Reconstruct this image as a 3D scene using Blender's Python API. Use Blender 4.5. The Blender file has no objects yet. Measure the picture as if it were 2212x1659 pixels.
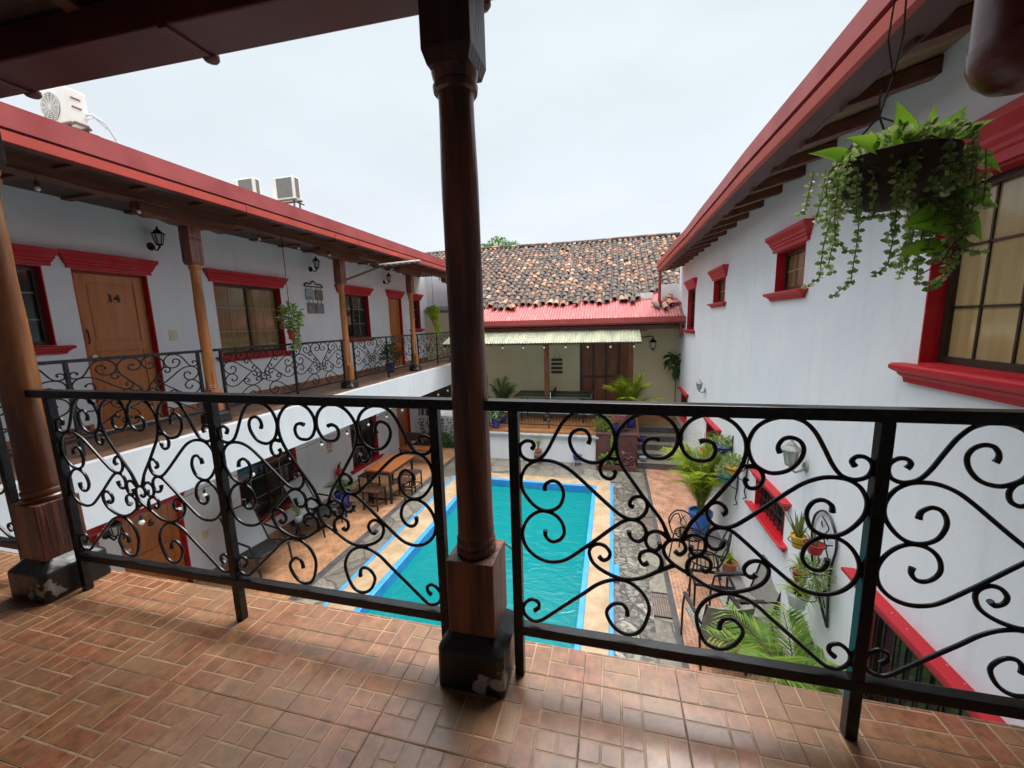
import bpy, math, random
from mathutils import Vector, Matrix
random.seed(7)
S = bpy.context.scene
# ---------------------------------------------------------------- camera
def cam_axes(yaw, pitch, roll):
    cy, sy, cp, sp = math.cos(yaw), math.sin(yaw), math.cos(pitch), math.sin(pitch)
    f = Vector((-sy*cp, cy*cp, -sp)); r = Vector((cy, sy, 0)); d = f.cross(r)
    cr, sr = math.cos(roll), math.sin(roll)
    return cr*r + sr*d, -sr*r + cr*d, f
cam = bpy.data.objects.new('camera', bpy.data.cameras.new('camera'))
S.collection.objects.link(cam)
r_, d_, f_ = cam_axes(math.radians(14.2591), math.radians(8.8101), math.radians(1.56595))
m = Matrix((r_, -d_, -f_)).transposed().to_4x4(); m.translation = Vector((0, 0, 1.3))
cam.matrix_world = m
cam.data.sensor_width = 36; cam.data.lens = 857.238/2212*36
cam.data.clip_start = .02; cam.data.clip_end = 500
S.camera = cam
# ---------------------------------------------------------------- sky and sun
W = bpy.data.worlds.new("World"); S.world = W; W.use_nodes = True
nt = W.node_tree; nt.nodes.clear()
def N(t, k, **kw):
    n = t.nodes.new(k)
    for a, b in kw.items(): setattr(n, a, b)
    return n
out = N(nt, 'ShaderNodeOutputWorld'); bg = N(nt, 'ShaderNodeBackground')
sky = N(nt, 'ShaderNodeTexSky', sky_type='NISHITA', sun_disc=False)
sky.sun_elevation = math.radians(62); sky.sun_rotation = math.radians(200)
tc = N(nt, 'ShaderNodeTexCoord'); sep = N(nt, 'ShaderNodeSeparateXYZ')
nt.links.new(tc.outputs['Generated'], sep.inputs[0])
ramp = N(nt, 'ShaderNodeValToRGB'); e = ramp.color_ramp.elements
# overcast veil: brighter towards the zenith, boosted above the visible sky to light the walls
e[0].position = 0.0; e[0].color = (.175, .185, .195, 1); e[1].position = 1; e[1].color = (1.7, 1.69, 1.66, 1)
q = e.new(.62); q.color = (.162, .178, .187, 1); q = e.new(.80); q.color = (.85, .86, .87, 1)
nt.links.new(sep.outputs[2], ramp.inputs[0])
nz = N(nt, 'ShaderNodeTexNoise'); nz.inputs['Scale'].default_value = 2.2; nz.inputs['Detail'].default_value = 5
mp = N(nt, 'ShaderNodeMapping'); mp.inputs['Scale'].default_value = (1, 1, 2.5)
nt.links.new(tc.outputs['Generated'], mp.inputs[0]); nt.links.new(mp.outputs[0], nz.inputs['Vector'])
mr = N(nt, 'ShaderNodeMapRange'); mr.inputs[1].default_value = .3; mr.inputs[2].default_value = .7
mr.inputs[3].default_value = 25.2; mr.inputs[4].default_value = 28.8
nt.links.new(nz.outputs[0], mr.inputs[0])
vm = N(nt, 'ShaderNodeVectorMath', operation='SCALE')
nt.links.new(ramp.outputs[0], vm.inputs[0]); nt.links.new(mr.outputs[0], vm.inputs['Scale'])
mx = N(nt, 'ShaderNodeMix', data_type='RGBA'); mx.inputs[0].default_value = .93
nt.links.new(sky.outputs[0], mx.inputs[6]); nt.links.new(vm.outputs[0], mx.inputs[7])
nt.links.new(mx.outputs[2], bg.inputs[0]); bg.inputs[1].default_value = .1
nt.links.new(bg.outputs[0], out.inputs[0])
sl = bpy.data.lights.new('sun', 'SUN'); sl.energy = 1.4; sl.angle = math.radians(25); sl.color = (1, .97, .92)
so = bpy.data.objects.new('sun', sl); S.collection.objects.link(so)
so.rotation_euler = (math.radians(28), 0, math.radians(160))
S.view_settings.view_transform = 'Standard'; S.view_settings.look = 'None'
S.view_settings.gamma = 1; S.view_settings.exposure = 0.93
S.render.engine = 'CYCLES'
# ---------------------------------------------------------------- materials
def mat(name, c1, rough=.6, c2=None, scale=6, stretch=(1, 1, 1), bump=0, bscale=None, metal=0, coat=0,
        detail=6, lo=.35, hi=.65, spec=.5, rnd=0, sss=0):
    m = bpy.data.materials.new(name); m.use_nodes = True; t = m.node_tree
    b = t.nodes['Principled BSDF']; b.inputs['Roughness'].default_value = rough
    b.inputs['Metallic'].default_value = metal; b.inputs['Coat Weight'].default_value = coat
    b.inputs['Coat Roughness'].default_value = .12
    b.inputs['Specular IOR Level'].default_value = spec
    b.inputs['Base Color'].default_value = (*c1, 1)
    tc = N(t, 'ShaderNodeTexCoord'); mp = N(t, 'ShaderNodeMapping'); mp.inputs['Scale'].default_value = stretch
    t.links.new(tc.outputs['Object'], mp.inputs[0])
    last = None
    if c2 is not None:
        n = N(t, 'ShaderNodeTexNoise'); n.inputs['Scale'].default_value = scale; n.inputs['Detail'].default_value = detail
        t.links.new(mp.outputs[0], n.inputs['Vector'])
        r = N(t, 'ShaderNodeMapRange'); r.inputs[1].default_value = lo; r.inputs[2].default_value = hi
        t.links.new(n.outputs[0], r.inputs[0])
        mx = N(t, 'ShaderNodeMix', data_type='RGBA'); mx.inputs[6].default_value = (*c1, 1); mx.inputs[7].default_value = (*c2, 1)
        t.links.new(r.outputs[0], mx.inputs[0]); last = mx.outputs[2]
    if rnd:
        g = N(t, 'ShaderNodeNewGeometry'); h = N(t, 'ShaderNodeHueSaturation')
        r2 = N(t, 'ShaderNodeMapRange'); r2.inputs[3].default_value = 1-rnd; r2.inputs[4].default_value = 1+rnd
        t.links.new(g.outputs['Random Per Island'], r2.inputs[0]); t.links.new(r2.outputs[0], h.inputs['Value'])
        if last: t.links.new(last, h.inputs['Color'])
        else: h.inputs['Color'].default_value = (*c1, 1)
        last = h.outputs[0]
    if last: t.links.new(last, b.inputs['Base Color'])
    if bump:
        n2 = N(t, 'ShaderNodeTexNoise'); n2.inputs['Scale'].default_value = bscale or scale*4; n2.inputs['Detail'].default_value = 5
        t.links.new(mp.outputs[0], n2.inputs['Vector'])
        bp = N(t, 'ShaderNodeBump'); bp.inputs['Strength'].default_value = bump; bp.inputs['Distance'].default_value = .01
        t.links.new(n2.outputs[0], bp.inputs['Height']); t.links.new(bp.outputs[0], b.inputs['Normal'])
    return m
def bsdf(m): return m.node_tree.nodes['Principled BSDF']
M = {}
M['white'] = mat('white_plaster', (.72, .745, .79), .8, (.77, .79, .82), 1.3, bump=.45, bscale=9)
def streak(m):   # rain streaks on limewash, their own shape
    t = m.node_tree; b = bsdf(m); tc = N(t, 'ShaderNodeTexCoord'); mp = N(t, 'ShaderNodeMapping')
    mp.inputs['Scale'].default_value = (3, 3, .25); t.links.new(tc.outputs['Object'], mp.inputs[0])
    n = N(t, 'ShaderNodeTexNoise'); n.inputs['Scale'].default_value = 2.5; n.inputs['Detail'].default_value = 8
    t.links.new(mp.outputs[0], n.inputs['Vector'])
    r = N(t, 'ShaderNodeMapRange'); r.inputs[1].default_value = .52; r.inputs[2].default_value = .8; r.inputs[4].default_value = .18
    t.links.new(n.outputs[0], r.inputs[0]); mx = N(t, 'ShaderNodeMix', data_type='RGBA')
    src = b.inputs['Base Color'].links[0].from_socket
    t.links.new(r.outputs[0], mx.inputs[0]); t.links.new(src, mx.inputs[6]); mx.inputs[7].default_value = (.42, .42, .40, 1)
    t.links.new(mx.outputs[2], b.inputs['Base Color'])
streak(M['white'])
M['cream'] = mat('cream_plaster', (.66, .60, .40), .85, (.72, .66, .46), 1.5, bump=.2, bscale=20)
M['red'] = mat('red_paint', (.46, .004, .014), .5, (.50, .035, .04), 5, lo=.5, hi=.8, bump=.12, bscale=40)
M['redchip'] = mat('red_paint_chipped', (.46, .005, .015), .45, (.75, .7, .7), 14, lo=.70, hi=.72, detail=3, bump=.12, bscale=40)
M['fascia'] = mat('maroon_sheet', (.30, .038, .036), .5, (.38, .07, .065), 2.5, bump=.1, bscale=12)
M['gutter'] = mat('orange_red_gutter', (.50, .058, .032), .45, (.42, .05, .03), 3)
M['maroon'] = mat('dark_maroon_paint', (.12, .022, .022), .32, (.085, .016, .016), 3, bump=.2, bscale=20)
M['wdark'] = mat('dark_wood', (.035, .014, .010), .45, (.075, .028, .016), 5, (6, 6, .7), bump=.4, bscale=14)
M['beam'] = mat('beam_wood', (.11, .030, .018), .5, (.17, .060, .030), 4, (4, .5, 4), bump=.4, bscale=14)
M['gold'] = mat('golden_varnished_wood', (.46, .16, .042), .34, (.09, .028, .012), 3.2, (4, 4, .45), bump=.35, bscale=12, coat=.4, lo=.50, hi=.66)
M['redwood'] = mat('red_brown_varnished_wood', (.23, .066, .030), .42, (.045, .014, .011), 3.2, (7, 7, .5), bump=.5, bscale=16, coat=.3, lo=.40, hi=.62, detail=10)
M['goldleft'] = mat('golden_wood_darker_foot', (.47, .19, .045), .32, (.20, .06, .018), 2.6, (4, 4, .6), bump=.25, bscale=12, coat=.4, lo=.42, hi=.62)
def foot(m, c, z0, z1):   # wood colour mixed darker towards the lower shaft
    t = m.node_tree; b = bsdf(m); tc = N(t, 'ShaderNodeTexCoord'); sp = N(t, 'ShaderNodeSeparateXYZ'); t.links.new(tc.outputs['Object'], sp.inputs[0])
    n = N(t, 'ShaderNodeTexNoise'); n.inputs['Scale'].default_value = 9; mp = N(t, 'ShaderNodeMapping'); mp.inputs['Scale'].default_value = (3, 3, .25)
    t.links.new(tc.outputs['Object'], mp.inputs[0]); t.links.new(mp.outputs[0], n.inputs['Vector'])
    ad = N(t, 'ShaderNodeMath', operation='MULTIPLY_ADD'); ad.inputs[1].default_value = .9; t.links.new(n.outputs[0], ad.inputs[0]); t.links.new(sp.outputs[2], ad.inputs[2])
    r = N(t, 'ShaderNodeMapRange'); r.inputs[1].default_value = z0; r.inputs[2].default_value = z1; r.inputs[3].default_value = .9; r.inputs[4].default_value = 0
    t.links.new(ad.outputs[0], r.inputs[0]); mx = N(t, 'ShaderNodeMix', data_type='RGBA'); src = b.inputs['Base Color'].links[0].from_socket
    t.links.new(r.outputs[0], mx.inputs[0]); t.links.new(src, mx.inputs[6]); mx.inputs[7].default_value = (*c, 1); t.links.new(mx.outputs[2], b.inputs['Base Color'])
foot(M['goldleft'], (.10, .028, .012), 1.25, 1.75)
M['door'] = mat('door_wood', (.50, .165, .034), .38, (.38, .115, .024), 3, (5, 5, .5), bump=.15, bscale=14, coat=.3)
M['doord'] = mat('old_door_wood', (.27, .085, .03), .45, (.16, .045, .018), 3, (6, 6, .5), bump=.3, bscale=14)
M['iron'] = mat('black_iron', (.008, .008, .010), .27, (.016, .016, .018), 20, bump=.03, bscale=40, spec=.38)
M['plinth'] = mat('black_painted_plinth', (.012, .012, .013), .34, (.33, .31, .30), 5.5, lo=.615, hi=.63, detail=3, bump=.5, bscale=18)
M['glassd'] = mat('dark_window_glass', (.014, .016, .017), .06, (.03, .033, .034), 2, spec=.6)
M['curtain'] = mat('amber_curtained_glass', (.17, .10, .035), .10, (.26, .17, .07), 3, (6, 6, .5), spec=.55)
M['curtain2'] = mat('pale_amber_curtained_glass', (.36, .26, .11), .09, (.44, .33, .17), 3, (5, 5, .6), spec=.55)
M['alu'] = mat('bronze_aluminium', (.06, .045, .035), .4, metal=.6)
M['alul'] = mat('cream_window_bar', (.30, .26, .20), .4)
M['white_metal'] = mat('white_enamel', (.72, .71, .67), .45, (.62, .60, .55), 3)
M['grey'] = mat('coil_grey', (.20, .19, .18), .6, (.13, .12, .115), 40, metal=.3)
M['rust'] = mat('rusty_angle_iron', (.10, .07, .07), .7, (.17, .09, .06), 12)
M['rubber'] = mat('black_rubber', (.02, .02, .02), .7)
M['pipew'] = mat('white_hose', (.6, .6, .62), .5)
M['awning'] = mat('pale_green_corrugated_sheet', (.42, .44, .35), .5, (.60, .61, .44), 2, (2.5, .15, 1))
def translucent(m, k):
    t = m.node_tree; b = bsdf(m); tl = N(t, 'ShaderNodeBsdfTranslucent'); ms = N(t, 'ShaderNodeMixShader'); ms.inputs[0].default_value = k
    t.links.new(b.inputs['Base Color'].links[0].from_socket, tl.inputs[0]); t.links.new(b.outputs[0], ms.inputs[1]); t.links.new(tl.outputs[0], ms.inputs[2])
    t.links.new(ms.outputs[0], t.nodes['Material Output'].inputs[0])
translucent(M['awning'], .5)
M['redmetal'] = mat('red_corrugated_sheet', (.30, .034, .034), .55, (.42, .18, .165), 3.5, (7, .9, 1), lo=.56, hi=.74)
M['stone'] = mat('concrete', (.28, .27, .25), .8, (.20, .19, .18), 4, bump=.4)
M['strip'] = mat('dark_stone_strip', (.045, .042, .045), .5, (.085, .08, .08), 7, bump=.3)
M['step'] = mat('dark_step_stone', (.05, .045, .045), .6, (.09, .085, .08), 5, bump=.4)
M['tread'] = mat('pale_step_tread', (.17, .155, .13), .7, (.24, .22, .18), 6, bump=.3)
M['coping'] = mat('tan_coping_tile', (.31, .20, .105), .5, (.40, .30, .19), 5, bump=.15)
M['blue'] = mat('pool_blue_paint', (.035, .24, .62), .35, (.05, .30, .68), 6)
M['brownw'] = mat('maroon_brown_wall', (.085, .028, .026), .6, (.12, .045, .04), 5, bump=.3)
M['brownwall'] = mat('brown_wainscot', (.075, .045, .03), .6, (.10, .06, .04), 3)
M['terr'] = mat('orange_terrace_tile', (.40, .17, .06), .45, (.30, .13, .055), 9)
M['ledge'] = mat('grey_blue_ledge', (.38, .42, .44), .6, (.30, .33, .34), 6)
M['cane'] = mat('cane_ceiling', (.34, .23, .12), .75, (.20, .13, .07), 4, (1, 18, 1), bump=.6, bscale=10)
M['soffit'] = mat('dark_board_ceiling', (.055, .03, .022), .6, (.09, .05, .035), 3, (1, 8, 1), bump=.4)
M['purple'] = mat('maroon_underboard', (.13, .06, .055), .6, (.10, .045, .045), 3)
M['pot_blue'] = mat('blue_glaze', (.012, .02, .28), .2, coat=.5)
M['pot_blue2'] = mat('bright_blue_paint', (.02, .14, .50), .35, (.03, .18, .58), 5)
M['pot_terra'] = mat('terracotta', (.36, .12, .06), .7, (.28, .09, .05), 8)
M['pot_red'] = mat('red_plastic_pot', (.40, .015, .02), .35)
M['pot_yel'] = mat('yellow_glaze', (.62, .36, .03), .3)
M['pot_teal'] = mat('teal_glaze', (.01, .22, .26), .3)
M['pot_white'] = mat('white_plastic_pot', (.48, .52, .52), .4)
M['coco'] = mat('coconut_fibre_bowl', (.030, .018, .012), .9, (.055, .034, .022), 9, bump=.9, bscale=30)
M['soil'] = mat('potting_soil', (.03, .02, .014), .9)
M['wicker'] = mat('grey_wicker', (.36, .35, .31), .6, (.20, .19, .17), 30, (1, 1, 6), bump=.9, bscale=60)
M['green_t'] = mat('green_table_top', (.012, .040, .028), .55, (.016, .05, .034), 3)
M['whiteline'] = mat('white_line', (.7, .7, .7), .5)
M['tablew'] = mat('orange_table_wood', (.36, .12, .028), .3, (.25, .07, .02), 4, (.6, 5, 5), coat=.5)
M['lampglass'] = mat('lamp_glass', (.30, .31, .28), .12, (.42,.43,.40), 6, spec=.7)
M['pewter'] = mat('weathered_pewter', (.24, .24, .22), .5, (.34, .34, .31), 20, metal=.4)
M['bulb'] = mat('clear_bulb', (.75, .76, .74), .08, spec=.7)
M['plate'] = mat('cream_plastic', (.66, .60, .38), .4)
M['ext'] = mat('extinguisher_red', (.55, .01, .012), .25, coat=.5)
M['extlab'] = mat('label_paper', (.70, .62, .40), .5, (.15, .12, .1), 60, lo=.55, hi=.6)
M['sling'] = mat('pale_sling_mesh', (.40, .41, .42), .7, (.34, .35, .36), 60)
M['artblue'] = mat('blue_ceramic_tile', (.10, .17, .22), .4, (.35, .42, .45), 14)
M['artbrown'] = mat('brown_ceramic_tile', (.09, .07, .04), .4, (.20, .17, .12), 14)
M['artgrey'] = mat('grey_ceramic_tile', (.09, .10, .09), .4, (.24, .24, .22), 14)
M['trunk'] = mat('green_cane_stem', (.20, .24, .06), .6, (.12, .12, .04), 10)
M['bark'] = mat('bark', (.07, .05, .035), .9)
def leafmat(name, c1, c2, c3=None, tr=.35):
    m = bpy.data.materials.new(name); m.use_nodes = True; t = m.node_tree; b = bsdf(m)
    g = N(t, 'ShaderNodeNewGeometry'); r = N(t, 'ShaderNodeValToRGB'); e = r.color_ramp.elements
    e[0].color = (*c1, 1); e[1].color = (*c2, 1)
    if c3: x = e.new(.85); x.color = (*c2, 1); e[-1].color = (*c3, 1)
    t.links.new(g.outputs['Random Per Island'], r.inputs[0]); t.links.new(r.outputs[0], b.inputs['Base Color'])
    b.inputs['Roughness'].default_value = .42
    tl = N(t, 'ShaderNodeBsdfTranslucent'); ms = N(t, 'ShaderNodeMixShader'); ms.inputs[0].default_value = tr
    t.links.new(r.outputs[0], tl.inputs[0]); o = t.nodes['Material Output']
    t.links.new(b.outputs[0], ms.inputs[1]); t.links.new(tl.outputs[0], ms.inputs[2]); t.links.new(ms.outputs[0], o.inputs[0])
    return m
M['leaf_y'] = leafmat('palm_yellow_green', (.20, .36, .02), (.42, .50, .03), (.68, .58, .05), .45)
M['leaf_p'] = leafmat('palm_green', (.12, .28, .03), (.30, .46, .06), (.42,.50,.08), .45)
M['leaf_d'] = leafmat('dark_green_leaf', (.03, .09, .02), (.08, .18, .04))
M['leaf_v'] = leafmat('pale_vine_leaf', (.14, .25, .05), (.36, .46, .16), (.55, .60, .32), .45)
M['leaf_b'] = leafmat('bright_pothos_leaf', (.18, .42, .03), (.32, .55, .04), None, .5)
M['leaf_s'] = leafmat('spider_leaf', (.20, .27, .08), (.45, .50, .25))
M['leaf_sn'] = leafmat('snake_leaf', (.10, .14, .03), (.38, .40, .12))
M['leaf_g'] = leafmat('garden_leaf', (.05, .14, .02), (.12, .25, .04))
M['leaf_r'] = leafmat('purple_leaf', (.20, .08, .09), (.32, .16, .15))
M['flower'] = leafmat('pink_petal', (.5, .05, .15), (.6, .2, .3))
# window panes with drapery folds get a vertical wave bump
def tilemat():
    m = bpy.data.materials.new('printed_brick_tile'); m.use_nodes = True; t = m.node_tree; b = bsdf(m)
    g = N(t, 'ShaderNodeNewGeometry'); r = N(t, 'ShaderNodeValToRGB'); e = r.color_ramp.elements
    e[0].color = (.235, .095, .046, 1); e[1].color = (.29, .138, .066, 1); x = e.new(.4); x.color = (.275, .105, .055, 1); x = e.new(.75); x.color = (.245, .108, .050, 1)
    t.links.new(g.outputs['Random Per Island'], r.inputs[0])
    tc = N(t, 'ShaderNodeTexCoord'); n = N(t, 'ShaderNodeTexNoise'); n.inputs['Scale'].default_value = 19; n.inputs['Detail'].default_value = 10
    n.inputs['Roughness'].default_value = .75
    t.links.new(tc.outputs['Object'], n.inputs['Vector']); r2 = N(t, 'ShaderNodeMapRange'); r2.inputs[1].default_value = .3; r2.inputs[2].default_value = .7
    r2.inputs[3].default_value = .45; r2.inputs[4].default_value = 1.75
    t.links.new(n.outputs[0], r2.inputs[0]); v = N(t, 'ShaderNodeVectorMath', operation='SCALE')
    t.links.new(r.outputs[0], v.inputs[0]); t.links.new(r2.outputs[0], v.inputs['Scale'])
    n3 = N(t, 'ShaderNodeTexNoise'); n3.inputs['Scale'].default_value = 2.3; t.links.new(tc.outputs['Object'], n3.inputs['Vector'])
    mx = N(t, 'ShaderNodeMix', data_type='RGBA'); r3 = N(t, 'ShaderNodeMapRange'); r3.inputs[1].default_value = .4; r3.inputs[2].default_value = .65; r3.inputs[4].default_value = .45
    t.links.new(n3.outputs[0], r3.inputs[0]); t.links.new(r3.outputs[0], mx.inputs[0]); t.links.new(v.outputs[0], mx.inputs[6]); mx.inputs[7].default_value = (.27, .19, .10, 1)
    t.links.new(mx.outputs[2], b.inputs['Base Color'])
    r4 = N(t, 'ShaderNodeMapRange'); r4.inputs[1].default_value = .3; r4.inputs[2].default_value = .7; r4.inputs[3].default_value = .20; r4.inputs[4].default_value = .34
    t.links.new(n3.outputs[0], r4.inputs[0]); t.links.new(r4.outputs[0], b.inputs['Roughness']); b.inputs['Coat Weight'].default_value = .28; b.inputs['Coat Roughness'].default_value = .22
    bp = N(t, 'ShaderNodeBump'); bp.inputs['Strength'].default_value = .18; bp.inputs['Distance'].default_value = .004
    t.links.new(n.outputs[0], bp.inputs['Height']); t.links.new(bp.outputs[0], b.inputs['Normal'])
    return m
M['tile'] = tilemat()
M['grout'] = mat('tile_grout', (.48, .30, .17), .5, (.26, .17, .11), 9)
M['joint'] = mat('dark_tile_joint', (.07, .05, .04), .7)
def brickground(name, c1, c2, mo, sx, rot=0, w=.11, h=.055):
    m = bpy.data.materials.new(name); m.use_nodes = True; t = m.node_tree; b = bsdf(m)
    tc = N(t, 'ShaderNodeTexCoord'); mp = N(t, 'ShaderNodeMapping'); mp.inputs['Rotation'].default_value = (0, 0, rot)
    t.links.new(tc.outputs['Object'], mp.inputs[0]); br = N(t, 'ShaderNodeTexBrick')
    br.inputs['Color1'].default_value = (*c1, 1); br.inputs['Color2'].default_value = (*c2, 1); br.inputs['Mortar'].default_value = (*mo, 1)
    br.inputs['Scale'].default_value = 1; br.inputs['Brick Width'].default_value = w; br.inputs['Row Height'].default_value = h
    br.inputs['Mortar Size'].default_value = .006
    t.links.new(mp.outputs[0], br.inputs['Vector'])
    n = N(t, 'ShaderNodeTexNoise'); n.inputs['Scale'].default_value = 4; n.inputs['Detail'].default_value = 12; n.inputs['Roughness'].default_value = .7; t.links.new(tc.outputs['Object'], n.inputs['Vector'])
    r = N(t, 'ShaderNodeMapRange'); r.inputs[1].default_value = .35; r.inputs[2].default_value = .65; r.inputs[3].default_value = .5; r.inputs[4].default_value = 1.25
    t.links.new(n.outputs[0], r.inputs[0]); v = N(t, 'ShaderNodeVectorMath', operation='SCALE')
    t.links.new(br.outputs[0], v.inputs[0]); t.links.new(r.outputs[0], v.inputs['Scale']); t.links.new(v.outputs[0], b.inputs['Base Color'])
    b.inputs['Roughness'].default_value = .5
    return m
M['gbrick'] = brickground('orange_brick_paving', (.46, .20, .08), (.39, .165, .065), (.42, .31, .21), 1)
M['wfloor'] = brickground('brown_gallery_tile', (.25, .125, .07), (.20, .10, .055), (.30, .19, .12), 1, w=.13, h=.066)
M['rbrick'] = brickground('salmon_brick_paving', (.50, .21, .11), (.44, .19, .10), (.46, .36, .28), 1, math.pi/2)
M['skirt'] = brickground('brick_skirting', (.36, .13, .06), (.30, .11, .05), (.38, .26, .17), 1, w=.13, h=.066)
def slate(name, c1, c2, cr, scale):
    m = bpy.data.materials.new(name); m.use_nodes = True; t = m.node_tree; b = bsdf(m)
    tc = N(t, 'ShaderNodeTexCoord'); n0 = N(t, 'ShaderNodeTexNoise'); n0.inputs['Scale'].default_value = 5
    t.links.new(tc.outputs['Object'], n0.inputs['Vector']); ad = N(t, 'ShaderNodeMix', data_type='VECTOR'); ad.inputs[0].default_value = .12
    t.links.new(tc.outputs['Object'], ad.inputs[4]); t.links.new(n0.outputs['Color'], ad.inputs[5])
    v = N(t, 'ShaderNodeTexVoronoi', feature='DISTANCE_TO_EDGE'); v.inputs['Scale'].default_value = scale
    v2 = N(t, 'ShaderNodeTexVoronoi'); v2.inputs['Scale'].default_value = scale
    for x in (v, v2): t.links.new(ad.outputs[1], x.inputs['Vector'])
    r = N(t, 'ShaderNodeMapRange'); r.inputs[1].default_value = .015; r.inputs[2].default_value = .05
    t.links.new(v.outputs['Distance'], r.inputs[0])
    n = N(t, 'ShaderNodeTexNoise'); n.inputs['Scale'].default_value = 9; n.inputs['Detail'].default_value = 10; n.inputs['Distortion'].default_value = 1.5
    t.links.new(tc.outputs['Object'], n.inputs['Vector'])
    rr = N(t, 'ShaderNodeMapRange'); rr.inputs[1].default_value = .44; rr.inputs[2].default_value = .60
    t.links.new(n.outputs[0], rr.inputs[0])
    a = N(t, 'ShaderNodeMix', data_type='RGBA'); a.inputs[6].default_value = (*c1, 1); a.inputs[7].default_value = (*c2, 1)
    t.links.new(rr.outputs[0], a.inputs[0])
    sc = N(t, 'ShaderNodeSeparateColor'); t.links.new(v2.outputs['Color'], sc.inputs[0])
    rs = N(t, 'ShaderNodeMapRange'); rs.inputs[3].default_value = .6; rs.inputs[4].default_value = 1.25; t.links.new(sc.outputs[0], rs.inputs[0])
    vs = N(t, 'ShaderNodeVectorMath', operation='SCALE'); t.links.new(a.outputs[2], vs.inputs[0]); t.links.new(rs.outputs[0], vs.inputs['Scale'])
    c = N(t, 'ShaderNodeMix', data_type='RGBA'); c.inputs[6].default_value = (*cr, 1)
    t.links.new(r.outputs[0], c.inputs[0]); t.links.new(vs.outputs[0], c.inputs[7]); t.links.new(c.outputs[2], b.inputs['Base Color'])
    b.inputs['Roughness'].default_value = .45
    bp = N(t, 'ShaderNodeBump'); bp.inputs['Strength'].default_value = .4; bp.inputs['Distance'].default_value = .01
    t.links.new(r.outputs[0], bp.inputs['Height']); t.links.new(bp.outputs[0], b.inputs['Normal'])
    return m
M['slate'] = slate('grey_flagstone', (.22, .20, .16), (.15, .135, .11), (.09, .075, .06), 2.4)
M['slate2'] = slate('marbled_flagstone', (.075, .062, .052), (.27, .255, .21), (.05, .04, .035), 3.2)
def water():
    m = bpy.data.materials.new('turquoise_water'); m.use_nodes = True; t = m.node_tree; b = bsdf(m)
    tc = N(t, 'ShaderNodeTexCoord'); mp = N(t, 'ShaderNodeMapping'); mp.inputs['Scale'].default_value = (1, 1.6, 1)
    t.links.new(tc.outputs['Object'], mp.inputs[0])
    n = N(t, 'ShaderNodeTexNoise'); n.inputs['Scale'].default_value = 3.2; n.inputs['Detail'].default_value = 3; n.inputs['Distortion'].default_value = .8
    t.links.new(mp.outputs[0], n.inputs['Vector'])
    bp = N(t, 'ShaderNodeBump'); bp.inputs['Strength'].default_value = .5; bp.inputs['Distance'].default_value = .05
    t.links.new(n.outputs[0], bp.inputs['Height']); t.links.new(bp.outputs[0], b.inputs['Normal'])
    b.inputs['Base Color'].default_value = (.004, .165, .175, 1); b.inputs['Roughness'].default_value = .04; b.inputs['IOR'].default_value = 1.33
    return m
M['water'] = water()
def rooftile():
    m = bpy.data.materials.new('old_clay_tile'); m.use_nodes = True; t = m.node_tree; b = bsdf(m)
    g = N(t, 'ShaderNodeNewGeometry'); r = N(t, 'ShaderNodeValToRGB'); r.color_ramp.interpolation = 'CONSTANT'; e = r.color_ramp.elements
    cols = [(.050, .040, .036), (.075, .056, .046), (.11, .07, .052), (.16, .085, .06), (.27, .12, .065), (.42, .18, .085), (.36, .22, .14), (.42, .33, .24), (.15, .135, .12)]
    pos = [0, .22, .42, .58, .72, .82, .88, .93, .96]
    e[0].color = (*cols[0], 1); e[1].position = pos[1]; e[1].color = (*cols[1], 1)
    for p, c in zip(pos[2:], cols[2:]): x = e.new(p); x.color = (*c, 1)
    t.links.new(g.outputs['Random Per Island'], r.inputs[0])
    tc = N(t, 'ShaderNodeTexCoord'); n = N(t, 'ShaderNodeTexNoise'); n.inputs['Scale'].default_value = 3.5; n.inputs['Detail'].default_value = 12; n.inputs['Roughness'].default_value = .7
    t.links.new(tc.outputs['Object'], n.inputs['Vector']); rr = N(t, 'ShaderNodeMapRange'); rr.inputs[1].default_value = .40; rr.inputs[2].default_value = .66; rr.inputs[4].default_value = .8
    t.links.new(n.outputs[0], rr.inputs[0]); a = N(t, 'ShaderNodeMix', data_type='RGBA'); a.inputs[7].default_value = (.075, .060, .050, 1)
    t.links.new(rr.outputs[0], a.inputs[0]); t.links.new(r.outputs[0], a.inputs[6]); t.links.new(a.outputs[2], b.inputs['Base Color'])
    b.inputs['Roughness'].default_value = .85
    return m
M['roof'] = rooftile()
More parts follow.
